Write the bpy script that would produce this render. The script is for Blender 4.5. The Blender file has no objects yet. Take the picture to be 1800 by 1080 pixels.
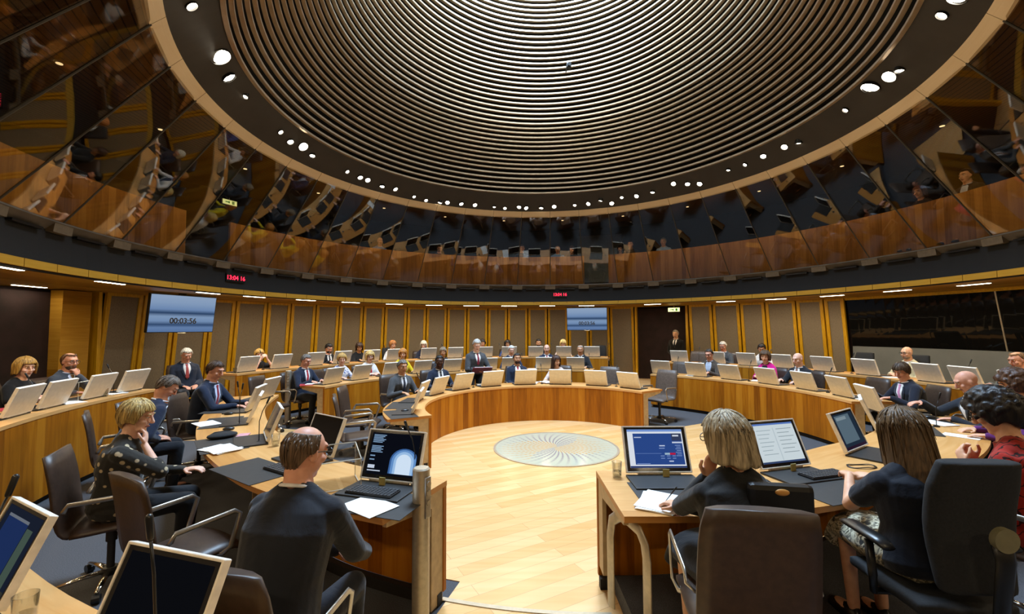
SPOT_W, STRIP_W, DAY_W, GAL_FILL_W, EXPO = 54, 17, 3300, 50, -0.3
import bpy, math, random
from math import sin, cos, pi, radians, sqrt, atan2, hypot
from mathutils import Vector, Matrix, Euler
random.seed(7)
COL = bpy.context.scene.collection
AX = Vector((0.668, 6.84, 0.0))          # the vertical axis of the round chamber

def pol(r, a, z=0.0):
    """point at radius r, angle a (degrees, 0 = far side, + = right) about the chamber axis"""
    a = radians(a)
    return Vector((AX.x + r*sin(a), AX.y + r*cos(a), z))

def link(o, parent=None):
    COL.objects.link(o)
    if parent is not None: o.parent = parent
    return o

def tag(o, label=None, cat=None, group=None, kind=None):
    if label: o['label'] = label
    if cat: o['category'] = cat
    if group: o['group'] = group
    if kind: o['kind'] = kind
    return o

def thing(name, label, cat, loc=(0, 0, 0), rz=0.0, group=None):
    o = bpy.data.objects.new(name, None)
    o.empty_display_size = .1
    o.location = loc; o.rotation_euler = (0, 0, rz)
    link(o)
    return tag(o, label, cat, group)

def copy_tree(o, parent=None):
    c = o.copy(); COL.objects.link(c)
    if parent is not None: c.parent = parent
    for ch in list(o.children):
        copy_tree(ch, c)
    return c

class MB:
    """collects geometry for ONE mesh object"""
    def __init__(s):
        s.v = []; s.f = []; s.m = []; s.uv = {}; s.mi = 0
    def add(s, vs, fs, uvs=None):
        n = len(s.v)
        s.v += [tuple(p) for p in vs]
        for k, f in enumerate(fs):
            if uvs is not None: s.uv[len(s.f)] = uvs[k]
            s.f.append(tuple(i+n for i in f)); s.m.append(s.mi)
        return s
    def box(s, c, d, rz=0.0, M=None):
        x, y, z = d[0]/2, d[1]/2, d[2]/2
        vs = [Vector(p) for p in ((-x,-y,-z),(x,-y,-z),(x,y,-z),(-x,y,-z),(-x,-y,z),(x,-y,z),(x,y,z),(-x,y,z))]
        R = M if M is not None else Matrix.Rotation(rz, 3, 'Z')
        vs = [R @ p + Vector(c) for p in vs]
        return s.add(vs, [(0,3,2,1),(4,5,6,7),(0,1,5,4),(1,2,6,5),(2,3,7,6),(3,0,4,7)])
    def loft(s, rings, closed=True, cap=True):
        n = len(rings[0]); vs = [p for r in rings for p in r]; fs = []
        for k in range(len(rings)-1):
            for i in range(n if closed else n-1):
                j = (i+1) % n
                fs.append((k*n+i, k*n+j, (k+1)*n+j, (k+1)*n+i))
        if cap:
            fs.append(tuple(reversed(range(n)))); fs.append(tuple((len(rings)-1)*n+i for i in range(n)))
        return s.add(vs, fs)
    def tube(s, pts, r, n=8, flat=1.0, up=(0, 0, 1)):
        """tube along a polyline; r one value or a list; flat < 1 squashes it along the up side"""
        pts = [Vector(p) for p in pts]; rings = []
        for i, p in enumerate(pts):
            a = pts[max(i-1, 0)]; b = pts[min(i+1, len(pts)-1)]
            t = (b-a).normalized()
            u = Vector(up)
            if abs(t.dot(u)) > .97: u = Vector((0, 1, 0)) if abs(t.y) < .9 else Vector((1, 0, 0))
            x = t.cross(u).normalized(); y = x.cross(t).normalized()
            rr = r[i] if isinstance(r, (list, tuple)) else r
            rings.append([p + x*(rr*cos(2*pi*k/n)) + y*(rr*flat*sin(2*pi*k/n)) for k in range(n)])
        return s.loft(rings)
    def cap(s, p0, p1, r0, r1, n=10):
        """tapered capsule"""
        p0 = Vector(p0); p1 = Vector(p1); t = (p1-p0)
        L = t.length; t = t/L if L > 1e-6 else Vector((0, 0, 1))
        u = Vector((0, 0, 1)) if abs(t.z) < .9 else Vector((1, 0, 0))
        x = t.cross(u).normalized(); y = t.cross(x).normalized()
        st = [(-.95, .3), (-.6, .8), (0, 1)]
        rings = []
        for k, q in st: rings.append((p0 + t*(k*r0), q*r0))
        for k, q in reversed(st): rings.append((p1 - t*(k*r1), q*r1))
        return s.loft([[c + x*(q*cos(2*pi*i/n)) + y*(q*sin(2*pi*i/n)) for i in range(n)] for c, q in rings])
    def ell(s, c, rad, R=None, nu=14, nv=9):
        c = Vector(c); vs = []; fs = []
        def pt(th, ph):
            p = Vector((rad[0]*sin(th)*cos(ph), rad[1]*sin(th)*sin(ph), rad[2]*cos(th)))
            return c + (R @ p if R is not None else p)
        vs.append(pt(0, 0))
        for i in range(1, nv):
            for j in range(nu): vs.append(pt(pi*i/nv, 2*pi*j/nu))
        vs.append(pt(pi, 0))
        for j in range(nu): fs.append((0, 1+j, 1+(j+1) % nu))
        for i in range(nv-2):
            for j in range(nu):
                a = 1+i*nu
                fs.append((a+j, a+nu+j, a+nu+(j+1) % nu, a+(j+1) % nu))
        a = 1+(nv-2)*nu
        for j in range(nu): fs.append((a+j, len(vs)-1, a+(j+1) % nu))
        return s.add(vs, fs)
    def lathe(s, prof, n=24, c=(0, 0, 0), M=None):
        c = Vector(c); rings = []
        for r, z in prof:
            ring = [Vector((r*cos(2*pi*i/n), r*sin(2*pi*i/n), z)) for i in range(n)]
            rings.append([(M @ p if M is not None else p) + c for p in ring])
        return s.loft(rings)
    def arc(s, prof, a0, a1, n, cap=True, du=0.0):
        """closed (r,z) outline swept about the chamber axis from angle a0 to a1; u = arc length, v = outline length"""
        full = abs(a1-a0) > 359.9
        k = len(prof); vs = []; fs = []; uvs = []
        L = [0.0]
        for i in range(k):
            p, q = prof[i], prof[(i+1) % k]
            L.append(L[-1] + hypot(q[0]-p[0], q[1]-p[1]))
        N = n if full else n+1
        for j in range(N):
            a = a0 + (a1-a0)*j/n
            for r, z in prof: vs.append(pol(r, a, z))
        for j in range(n):
            j2 = (j+1) % N
            u0 = radians((a1-a0)*j/n)+du; u1 = radians((a1-a0)*(j+1)/n)+du
            for i in range(k):
                i2 = (i+1) % k
                fs.append((j*k+i, j*k+i2, j2*k+i2, j2*k+i))
                ra = prof[i][0]; rb = prof[i2][0]
                uvs.append(((u0*ra, L[i]), (u0*rb, L[i+1]), (u1*rb, L[i+1]), (u1*ra, L[i])))
        if cap and not full:
            fs.append(tuple(range(k))); uvs.append([(p[0], p[1]) for p in prof])
            fs.append(tuple((N-1)*k+i for i in reversed(range(k)))); uvs.append([(p[0], p[1]) for p in reversed(prof)])
        return s.add(vs, fs, uvs)
    def build(s, name, mats, parent=None, smooth=False, bevel=0.0, auto=None):
        me = bpy.data.meshes.new(name)
        me.from_pydata([tuple(p) for p in s.v], [], s.f)
        if not isinstance(mats, (list, tuple)): mats = [mats]
        for m in mats: me.materials.append(m)
        for p, mi in zip(me.polygons, s.m):
            p.material_index = mi
        if s.uv:
            ul = me.uv_layers.new(name='UVMap')
            for p in me.polygons:
                u = s.uv.get(p.index)
                if u is None: continue
                for li, c in zip(p.loop_indices, u): ul.data[li].uv = c
        if smooth:
            for p in me.polygons: p.use_smooth = True
        me.update()
        import bmesh
        bm = bmesh.new(); bm.from_mesh(me)
        bmesh.ops.recalc_face_normals(bm, faces=bm.faces)
        if bevel > 0:
            es = [e for e in bm.edges if len(e.link_faces) == 2 and e.calc_face_angle(0) > .6]
            bmesh.ops.bevel(bm, geom=es, offset=bevel, segments=2, affect='EDGES', profile=.6)
        bm.to_mesh(me); bm.free()
        if auto is not None:
            me.set_sharp_from_angle(angle=auto)
            for p in me.polygons: p.use_smooth = True
        o = bpy.data.objects.new(name, me)
        return link(o, parent)

PENDING = []
def remesh(o, vox, sm=2):
    """weld the shapes of one mesh into one continuous skin"""
    m = o.modifiers.new('r', 'REMESH'); m.mode = 'VOXEL'; m.voxel_size = vox; m.use_smooth_shade = True
    if sm:
        k = o.modifiers.new('s', 'SMOOTH'); k.iterations = sm; k.factor = .5
    PENDING.append(o)
    return o
def flush():
    dg = bpy.context.evaluated_depsgraph_get()
    new = []
    for o in PENDING:
        me = bpy.data.meshes.new_from_object(o.evaluated_get(dg))
        new.append((o, me))
    for o, me in new:
        mats = [m for m in o.data.materials]
        o.modifiers.clear(); me.name = o.name; o.data = me
        me.materials.clear()
        for m in mats: me.materials.append(m)
        me.polygons.foreach_set('use_smooth', [True]*len(me.polygons))
    PENDING.clear()

# ------------------------------------------------------------------ materials
def srgb(h):
    h = h.lstrip('#'); c = [int(h[i:i+2], 16)/255 for i in (0, 2, 4)]
    return tuple(((x/12.92) if x <= .04045 else ((x+.055)/1.055)**2.4) for x in c) + (1.0,)
class N:
    def __init__(s, name):
        s.mat = bpy.data.materials.new(name); s.mat.use_nodes = True
        s.t = s.mat.node_tree; s.n = s.t.nodes; s.n.clear()
        s.out = s.n.new('ShaderNodeOutputMaterial')
    def add(s, typ, **kw):
        nd = s.n.new('ShaderNode'+typ)
        for k, v in kw.items():
            if k.startswith('i_'): nd.inputs[int(k[2:]) if k[2:].isdigit() else k[2:]].default_value = v
            else: setattr(nd, k, v)
        return nd
    def l(s, a, b):
        s.t.links.new(a, b)
    def math(s, op, a, b=None, clamp=False):
        nd = s.add('Math', operation=op, use_clamp=clamp)
        for i, x in enumerate((a, b)):
            if x is None: continue
            if isinstance(x, (int, float)): nd.inputs[i].default_value = x
            else: s.l(x, nd.inputs[i])
        return nd.outputs[0]
    def mix(s, fac, a, b):
        nd = s.add('Mix', data_type='RGBA')
        for i, x in ((0, fac), (6, a), (7, b)):
            if isinstance(x, (int, float, tuple)): nd.inputs[i].default_value = x
            else: s.l(x, nd.inputs[i])
        return nd.outputs[2]
    def ramp(s, fac, stops):
        nd = s.add('ValToRGB'); e = nd.color_ramp.elements
        while len(e) < len(stops): e.new(.5)
        for k, (p, c) in enumerate(stops): e[k].position = p; e[k].color = c
        if fac is not None: s.l(fac, nd.inputs[0])
        return nd.outputs[0]
    def bsdf(s, rough=.5, metal=0.0, spec=.5, **kw):
        b = s.add('BsdfPrincipled')
        b.inputs['Roughness'].default_value = rough; b.inputs['Metallic'].default_value = metal
        b.inputs['Specular IOR Level'].default_value = spec
        for k, v in kw.items(): b.inputs[k.replace('_', ' ')].default_value = v
        s.l(b.outputs[0], s.out.inputs[0]); s.b = b
        return b
    def bump(s, h, strength=.2, dist=.01):
        nd = s.add('Bump'); nd.inputs['Strength'].default_value = strength; nd.inputs['Distance'].default_value = dist
        s.l(h, nd.inputs['Height']); s.l(nd.outputs[0], s.b.inputs['Normal'])
def plain(name, hx, rough=.5, metal=0.0, spec=.5, var=.06, scale=20, bump=0.0, **kw):
    m = N(name); b = m.bsdf(rough, metal, spec, **kw)
    c = srgb(hx); tc = m.add('TexCoord'); nz = m.add('TexNoise'); nz.inputs['Scale'].default_value = scale
    nz.inputs['Detail'].default_value = 3
    m.l(tc.outputs['Object'], nz.inputs['Vector'])
    lo = tuple(x*(1-var*2.2) for x in c[:3])+(1,); hi = tuple(min(1, x*(1+var*2.2)) for x in c[:3])+(1,)
    m.l(m.ramp(nz.outputs['Fac'], [(.3, lo), (.7, hi)]), b.inputs['Base Color'])
    if bump: m.bump(nz.outputs['Fac'], bump, .004)
    return m.mat
CLOTH = {}
def cloth(hx, rough=.85, kind='wool'):
    k = (hx, kind)
    if k in CLOTH: return CLOTH[k]
    m = N('cloth_'+kind); b = m.bsdf(rough, 0, .25)
    b.inputs['Sheen Weight'].default_value = .15
    tc = m.add('TexCoord'); c = srgb(hx)
    w = m.add('TexNoise'); w.inputs['Scale'].default_value = 9; w.inputs['Detail'].default_value = 4
    m.l(tc.outputs['Object'], w.inputs['Vector'])
    lo = tuple(x*.78 for x in c[:3])+(1,); hi = tuple(min(1, x*1.18) for x in c[:3])+(1,)
    base = m.ramp(w.outputs['Fac'], [(.3, lo), (.7, hi)])
    if kind == 'dots':
        v = m.add('TexVoronoi', feature='F1'); v.inputs['Scale'].default_value = 17; v.inputs['Randomness'].default_value = .9
        m.l(tc.outputs['Object'], v.inputs['Vector'])
        base = m.mix(m.ramp(v.outputs['Distance'], [(.24, (1, 1, 1, 1)), (.30, (0, 0, 0, 1))]), base, srgb('#b9a98a'))
    elif kind == 'floral':
        v = m.add('TexNoise'); v.inputs['Scale'].default_value = 14; v.inputs['Detail'].default_value = 2; v.inputs['Distortion'].default_value = 1.6
        m.l(tc.outputs['Object'], v.inputs['Vector'])
        base = m.ramp(v.outputs['Fac'], [(.40, srgb('#23221f')), (.47, srgb('#8c8468')), (.53, srgb('#d6ceb2')), (.60, srgb('#3a382f')), (.68, srgb('#b3a98c'))])
    elif kind == 'bluefloral':
        v = m.add('TexVoronoi'); v.inputs['Scale'].default_value = 22
        m.l(tc.outputs['Object'], v.inputs['Vector'])
        base = m.ramp(v.outputs['Distance'], [(.15, srgb('#3d4f86')), (.35, srgb('#8c93b8')), (.45, srgb('#ddd6d4'))])
    elif kind == 'lines':
        v = m.add('TexWave', wave_type='BANDS', bands_direction='DIAGONAL'); v.inputs['Scale'].default_value = 9; v.inputs['Distortion'].default_value = 7
        v.inputs['Detail'].default_value = 1.5; v.inputs['Detail Scale'].default_value = 2.2
        m.l(tc.outputs['Object'], v.inputs['Vector'])
        base = m.mix(m.ramp(v.outputs['Fac'], [(.06, (1, 1, 1, 1)), (.12, (0, 0, 0, 1))]), base, srgb('#2a0a06'))
    m.l(base, b.inputs['Base Color'])
    f = m.add('TexNoise'); f.inputs['Scale'].default_value = 6; f.inputs['Detail'].default_value = 5; f.inputs['Distortion'].default_value = .7
    m.l(tc.outputs['Object'], f.inputs['Vector'])
    m.bump(f.outputs['Fac'], .45, .03)
    CLOTH[k] = m.mat
    return m.mat
SKIN = {}
def skin(hx):
    if hx in SKIN: return SKIN[hx]
    m = N('skin'); b = m.bsdf(.5, 0, .4); c = srgb(hx)
    b.inputs['Subsurface Weight'].default_value = .12; b.inputs['Subsurface Radius'].default_value = (.03, .012, .006); b.inputs['Subsurface Scale'].default_value = .3
    tc = m.add('TexCoord'); w = m.add('TexNoise'); w.inputs['Scale'].default_value = 18
    m.l(tc.outputs['Object'], w.inputs['Vector'])
    m.l(m.ramp(w.outputs['Fac'], [(.3, (c[0]*.9, c[1]*.82, c[2]*.8, 1)), (.7, (min(1, c[0]*1.08), c[1]*1.08, c[2]*1.08, 1))]), b.inputs['Base Color'])
    SKIN[hx] = m.mat; return m.mat
HAIR = {}
def hairm(hx):
    if hx in HAIR: return HAIR[hx]
    m = N('hair'); b = m.bsdf(.48, 0, .4); c = srgb(hx)
    b.inputs['Anisotropic'].default_value = .5
    tc = m.add('TexCoord'); mp = m.add('Mapping'); mp.inputs['Scale'].default_value = (90, 90, 5)
    m.l(tc.outputs['Object'], mp.inputs['Vector'])
    w = m.add('TexNoise'); w.inputs['Scale'].default_value = 1.0; w.inputs['Detail'].default_value = 5
    m.l(mp.outputs[0], w.inputs['Vector'])
    m.l(m.ramp(w.outputs['Fac'], [(.32, tuple(x*.42 for x in c[:3])+(1,)), (.52, c), (.72, tuple(min(1, x*1.5) for x in c[:3])+(1,))]), b.inputs['Base Color'])
    m.bump(w.outputs['Fac'], .7, .006)
    HAIR[hx] = m.mat; return m.mat
def oak(name, mid, dark, light, plank=.14, rough=.42, ax='U', joint=0.0, spec=.5):
    """oak with planks running across the U direction of the UV map (vertical boards on the curved fronts)"""
    m = N(name); b = m.bsdf(rough, 0, spec)
    tc = m.add('TexCoord'); sp = m.add('SeparateXYZ'); m.l(tc.outputs['UV'], sp.inputs[0])
    u, v = (sp.outputs[0], sp.outputs[1]) if ax == 'U' else (sp.outputs[1], sp.outputs[0])
    k = m.math('FLOOR', m.math('DIVIDE', u, plank))
    wn = m.add('TexWhiteNoise', noise_dimensions='1D'); m.l(k, wn.inputs['W'])
    cb = m.add('CombineXYZ'); m.l(m.math('MULTIPLY', u, 22.0), cb.inputs[0]); m.l(m.math('MULTIPLY', v, 1.6), cb.inputs[1]); m.l(m.math('MULTIPLY', wn.outputs[0], 40.0), cb.inputs[2])
    g = m.add('TexNoise'); g.inputs['Scale'].default_value = 1.0; g.inputs['Detail'].default_value = 5; g.inputs['Distortion'].default_value = .9
    m.l(cb.outputs[0], g.inputs['Vector'])
    f = m.math('ADD', m.math('MULTIPLY', wn.outputs[0], .42), m.math('MULTIPLY', g.outputs['Fac'], .60))
    col = m.ramp(f, [(.22, srgb(dark)), (.5, srgb(mid)), (.82, srgb(light))])
    m.l(col, b.inputs['Base Color'])
    m.bump(g.outputs['Fac'], .08, .004)
    return m.mat
def emit(name, hx, strength):
    m = N(name); e = m.add('Emission'); e.inputs[0].default_value = srgb(hx); e.inputs[1].default_value = strength
    m.l(e.outputs[0], m.out.inputs[0]); return m.mat
def woodobj(name, mid, dark, light, rough=.45, sc=(3, 30, 30)):
    m = N(name); b = m.bsdf(rough, 0, .5); tc = m.add('TexCoord'); mp = m.add('Mapping'); mp.inputs['Scale'].default_value = sc
    m.l(tc.outputs['Object'], mp.inputs['Vector']); g = m.add('TexNoise'); g.inputs['Scale'].default_value = 1; g.inputs['Detail'].default_value = 5; g.inputs['Distortion'].default_value = .8
    m.l(mp.outputs[0], g.inputs['Vector'])
    m.l(m.ramp(g.outputs['Fac'], [(.3, srgb(dark)), (.5, srgb(mid)), (.72, srgb(light))]), b.inputs['Base Color'])
    return m.mat
M = {}
M['oak_front'] = oak('oak_front', '#a05e08', '#763f02', '#b8781c', .13, .5, spec=.22)
M['oak_top'] = oak('oak_top', '#c28a49', '#ac7436', '#d3a368', .45, .42, 'V', spec=.35)
M['oak_gallery'] = oak('oak_gallery', '#b07a34', '#86561a', '#c9954a', .12, .5)
M['oak_trim'] = oak('oak_trim', '#edd3aa', '#dabb90', '#f5dfbe', .9, .5, 'V', spec=.2)
M['oak_soffit'] = oak('oak_soffit', '#bd8a2c', '#a07018', '#d0a040', .6, .5, 'V', spec=.2)
M['frame'] = woodobj('ash_frame', '#dda915', '#c6930c', '#edbf2c', .4, (40, 40, 3))
M['beige'] = plain('beige_laminate', '#b59c76', .5)
M['alu'] = plain('brushed_aluminium', '#b9b4aa', .32, .9, var=.03, scale=60)
M['alu_warm'] = plain('satin_metal', '#b5aa96', .42, .6, var=.04, scale=40)
M['lid'] = plain('monitor_back', '#ddd2bd', .38, .35, var=.03)
M['edge'] = plain('white_edge', '#e8e2d6', .35)
M['black'] = plain('black_plastic', '#141414', .35)
M['dark'] = plain('charcoal_plastic', '#262626', .5)
M['key'] = plain('keycaps', '#3a3a3c', .5)
M['oak_clasp'] = plain('wooden_clasp', '#c8914a', .4)
M['mat'] = plain('leather_desk_mat', '#2b2a29', .6)
M['leather'] = plain('brown_leather', '#3a2a20', .45, var=.1, scale=30, bump=.15)
M['leather_grey'] = plain('taupe_leather', '#564a42', .5, var=.1, scale=30, bump=.15)
M['blackfab'] = plain('black_fabric', '#17181a', .85, var=.15, scale=90, bump=.2)
M['chrome'] = plain('polished_steel', '#c9c5bb', .16, 1.0, var=.02)
M['paper'] = plain('paper', '#efeeea', .8, var=.02, scale=6)
M['red'] = plain('red_card', '#a02432', .6)
M['bluef'] = plain('blue_card', '#2b4a86', .5)
M['pink'] = plain('pink_folder', '#c98f96', .7)
M['shoe'] = plain('shoe_leather', '#100d0c', .35)
M['eye'] = plain('eyeball', '#d8d2c8', .2, var=0)
M['iris'] = plain('iris', '#2a1c12', .2, var=0)
M['lip'] = plain('lips', '#8a463c', .5)
M['carpet'] = plain('dark_carpet', '#45464a', .95, var=.2, scale=160, bump=.3)
M['plinth'] = plain('dark_plinth', '#15110d', .7)
M['acoustic'] = plain('acoustic_fabric', '#8d8273', .95, var=.08, scale=60, bump=.15)
M['maroon'] = plain('maroon_curtain', '#271819', .9, var=.15, scale=4)
M['blackband'] = plain('black_acoustic_band', '#0e0b08', .8)
M['sill'] = plain('grey_sill', '#5d564c', .5, var=.1, scale=5)
M['bracket'] = plain('sill_bracket', '#6e604c', .5)
M['darkband'] = plain('dark_ceiling_band', '#3a352e', .6, var=.05, scale=3)
M['louvre'] = plain('ceiling_louvre', '#b8a183', .30, .55, var=.05, scale=6)
M['void'] = plain('ceiling_void', '#0c0a09', .9)
M['gal_dark'] = plain('gallery_wall', '#1d1a17', .9)
M['gal_blue'] = plain('gallery_door', '#6f7f8a', .6)
M['lowpanel'] = plain('grey_wall_panel', '#7d848a', .6, var=.04, scale=3)
# ------------------------------------------------------------------ the chamber
def struct(o, label=None):
    return tag(o, label, None, None, 'structure')

# floor: oak strip in the well and the passages, carpet beneath the seats
def floor_mat():
    m = N('oak_strip_floor'); b = m.bsdf(.27, 0, .5)
    tc = m.add('TexCoord'); mp = m.add('Mapping'); mp.inputs['Rotation'].default_value = (0, 0, radians(-29))
    m.l(tc.outputs['Object'], mp.inputs['Vector'])
    br = m.add('TexBrick', offset=.37); br.inputs['Scale'].default_value = 1
    br.inputs['Brick Width'].default_value = 1.3; br.inputs['Row Height'].default_value = .135
    br.inputs['Mortar Size'].default_value = .0022; br.inputs['Mortar Smooth'].default_value = .3; br.inputs['Bias'].default_value = 0
    br.inputs['Color1'].default_value = (0, 0, 0, 1); br.inputs['Color2'].default_value = (1, 1, 1, 1); br.inputs['Mortar'].default_value = (.3, .3, .3, 1)
    m.l(mp.outputs[0], br.inputs['Vector'])
    mp2 = m.add('Mapping'); mp2.inputs['Rotation'].default_value = (0, 0, radians(-29)); mp2.inputs['Scale'].default_value = (1.1, 14, 1)
    m.l(tc.outputs['Object'], mp2.inputs['Vector'])
    g = m.add('TexNoise'); g.inputs['Scale'].default_value = 1.2; g.inputs['Detail'].default_value = 5; g.inputs['Distortion'].default_value = .6
    m.l(mp2.outputs[0], g.inputs['Vector'])
    f = m.math('ADD', m.math('MULTIPLY', br.outputs['Color'], .42), m.math('MULTIPLY', g.outputs['Fac'], .62))
    col = m.ramp(f, [(.15, srgb('#cb9b5b')), (.5, srgb('#d8ac73')), (.9, srgb('#e2bd8b'))])
    col = m.mix(m.math('MULTIPLY', br.outputs['Fac'], .5), col, srgb('#8a5a26'))
    m.l(col, b.inputs['Base Color']); m.bump(g.outputs['Fac'], .05, .003)
    return m.mat
M['floor'] = floor_mat()
b = MB(); b.arc([(0.01, 0), (9.4, 0), (9.4, -.1), (.01, -.1)], 0, 360, 96)
struct(b.build('floor', M['carpet']))
def slab(name, mat, parts, z0, z1):
    b = MB()
    for r0, r1, a0, a1, n in parts: b.arc([(r0, z0), (r1, z0), (r1, z1), (r0, z1)], a0, a1, n)
    return struct(b.build(name, mat))
slab('floor_wood', M['floor'], [(.01, 2.03, 0, 360, 96), (2.03, 3.72, 61, 240, 90), (3.72, 6.9, 172.5, 196.5, 12), (3.72, 6.2, 97.5, 105, 6), (3.72, 6.2, -85, -74.5, 8)], 0.0, .006)
# raised outer ring behind the last row of desks
b = MB(); b.arc([(6.3, 0), (8.6, 0), (8.6, .18), (6.3, .18)], -150, 150, 120)
struct(b.build('floor_tier', M['carpet']))
b = MB(); b.arc([(3.73, .001), (6.3, .001), (6.3, .13), (3.73, .13)], 106, 179.4, 60)
struct(b.build('floor_step', M['carpet']))
# wooden passage floor by the far doorway
slab('floor_passage', M['floor'], [(6.25, 8.55, 21, 33, 10)], .18, .186)
# round glass floor roundel with swirling dots
def roundel_mat():
    m = N('roundel_glass'); b = m.bsdf(.12, 0, .5)
    tc = m.add('TexCoord'); sp = m.add('SeparateXYZ'); m.l(tc.outputs['Object'], sp.inputs[0])
    x, y = sp.outputs[0], sp.outputs[1]
    ang = m.math('ARCTAN2', y, x); r = m.math('SQRT', m.math('ADD', m.math('MULTIPLY', x, x), m.math('MULTIPLY', y, y)))
    s1 = m.math('SINE', m.math('ADD', m.math('MULTIPLY', ang, 40), m.math('MULTIPLY', r, 20)))
    s2 = m.math('SINE', m.math('MULTIPLY', r, 95))
    core = m.math('SUBTRACT', 1.0, m.math('MULTIPLY', r, 1.08), True)
    dots = m.math('MULTIPLY', m.math('ADD', m.math('MULTIPLY', s1, 1.3), -.15), m.math('ADD', m.math('MULTIPLY', s2, .35), .75))
    k = m.math('MULTIPLY', m.math('MULTIPLY', dots, core), 2.0, True)
    q = m.math('SINE', m.math('ADD', m.math('MULTIPLY', ang, 2), m.math('MULTIPLY', r, -3)))
    ink = m.mix(m.math('MULTIPLY', m.math('GREATER_THAN', m.math('ADD', q, m.math('MULTIPLY', r, 1.6)), .9), .75), srgb('#b9822f'), srgb('#5a678c'))
    m.l(m.mix(k, srgb('#aeb09c'), ink), b.inputs['Base Color'])
    return m.mat
o = thing('floor_roundel', 'round pale glass roundel with swirling blue and orange dots set in the wooden floor', 'floor roundel', (AX.x, AX.y, .006))
b = MB(); b.lathe([(.001, 0), (.93, 0), (.93, .006), (.001, .006)], 96); b.build('glass_disc', roundel_mat(), o)
b = MB(); b.lathe([(.93, 0), (.965, 0), (.965, .009), (.93, .009), (.93, 0)], 96); b.build('metal_ring', M['alu_warm'], o)
# metal threshold strip in the floor of the near aisle
b = MB(); b.arc([(3.93, .006), (3.965, .006), (3.965, .012), (3.93, .012)], 180.5, 197, 20)
tag(b.build('threshold_strip', M['alu_warm']), 'flat metal strip crossing the wooden floor between the two near desk ends', 'floor strip')

# outer walls
b = MB(); b.arc([(8.62, 0), (8.7, 0), (8.7, 2.75), (8.62, 2.75)], -180, 180, 120)
struct(b.build('wall_outer', M['maroon']))
def wall_panel(i, a0, a1, zb=.30, zt=2.56):
    """one framed acoustic panel; leans inwards like the cone of the wall"""
    def P(r_, a, z): return pol(8.52 - .24*(z-.3)/2.26 + r_, a, z)
    fr = radians(1) ; fw = .075
    da = math.degrees(fw/8.4)
    def quadbox(b, aa, ab, za, zb_, r0, r1):
        vs = [P(r0, aa, za), P(r0, ab, za), P(r0, ab, zb_), P(r0, aa, zb_), P(r1, aa, za), P(r1, ab, za), P(r1, ab, zb_), P(r1, aa, zb_)]
        b.add(vs, [(0,1,2,3),(7,6,5,4),(0,4,5,1),(1,5,6,2),(2,6,7,3),(3,7,4,0)])
    g = .12
    b = MB()
    quadbox(b, a0+g, a0+g+da, zb, zt, 0, .06); quadbox(b, a1-g-da, a1-g, zb, zt, 0, .06)
    quadbox(b, a0+g+da, a1-g-da, zb, zb+.07, 0, .06); quadbox(b, a0+g+da, a1-g-da, zt-.06, zt, 0, .06)
    o = struct(b.build('wall_panel', M['frame'], bevel=.004), 'framed grey acoustic panel in the curved outer wall')
    b = MB(); quadbox(b, a0+g+da, a1-g-da, zb+.07, zt-.06, .025, .05); b.build('fabric', M['acoustic'], o)
    return o
LEFT_A = [-81.6, -76.8, -72.3, -67.2, -63.1, -57.7, -53.4, -48.6, -43.9, -38.9, -34.3, -29.3, -24.9, -20.1, -15.4, -10.4, -5.7, -.8, 3.9, 8.8, 13.7, 18.5, 24.0]
for i in range(len(LEFT_A)-1): wall_panel(i, LEFT_A[i], LEFT_A[i+1])
RIGHT_A = [35.7, 40.5, 45.8, 50.4, 55.7, 60.2, 63.4]
for i in range(len(RIGHT_A)-1): wall_panel(i, RIGHT_A[i], RIGHT_A[i+1])
# door openings with dark curtains
def door(n, a0, a1):
    b = MB(); b.arc([(8.50, .18), (8.54, .18), (8.54, 2.5), (8.50, 2.5)], a0+.4, a1-.4, 12)
    o = struct(b.build('door_%d' % n, M['maroon']), 'dark maroon doorway in the curved wall')
    b = MB()
    for a in (a0+.2, a1-.2): b.arc([(8.3, .18), (8.52, .18), (8.52, 2.56), (8.3, 2.56)], a-.22, a+.22, 1)
    b.build('door_frame', M['frame'], o)
door(1, 24.2, 35.5); door(2, -104, -82.0)
b = MB(); b.arc([(8.33, .18), (8.5, .18), (8.5, 2.54), (8.27, 2.54)], -86.6, -83.4, 6)
struct(b.build('trim_1', M['oak_soffit']))
# dark control-room window on the right above grey panelling
def dark_glass():
    m = N('dark_glass'); b = m.bsdf(.04, 0, .28); b.inputs['Base Color'].default_value = (.006, .006, .006, 1); return m.mat
M['dglass'] = dark_glass()
for n, (a0, a1) in enumerate(((63.7, 82.0), (82.2, 104))):
    b = MB(); b.arc([(8.5, 1.40), (8.53, 1.40), (8.33, 2.50), (8.30, 2.50)], a0, a1, 14)
    o = struct(b.build('window_%d' % (41+n), M['dglass']), 'dark reflective control room window')
b = MB(); b.arc([(8.50, 1.38), (8.53, 1.38), (8.32, 2.5), (8.30, 2.5)], 82.02, 82.18, 1); struct(b.build('trim_2', M['alu_warm']))
b = MB(); b.arc([(8.52, .18), (8.56, .18), (8.55, 1.39), (8.49, 1.39)], 63.7, 104, 20); struct(b.build('wall_right', M['lowpanel']))
b = MB(); b.arc([(8.30, 2.5), (8.5, 2.5), (8.5, 2.56), (8.25, 2.56)], 63.5, 104, 20); struct(b.build('trim_3', M['frame']))
b = MB(); b.arc([(8.40, .18), (8.6, .18), (8.6, 2.56), (8.35, 2.56)], 104, 256, 40); struct(b.build('wall_near', M['acoustic']))
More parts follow.
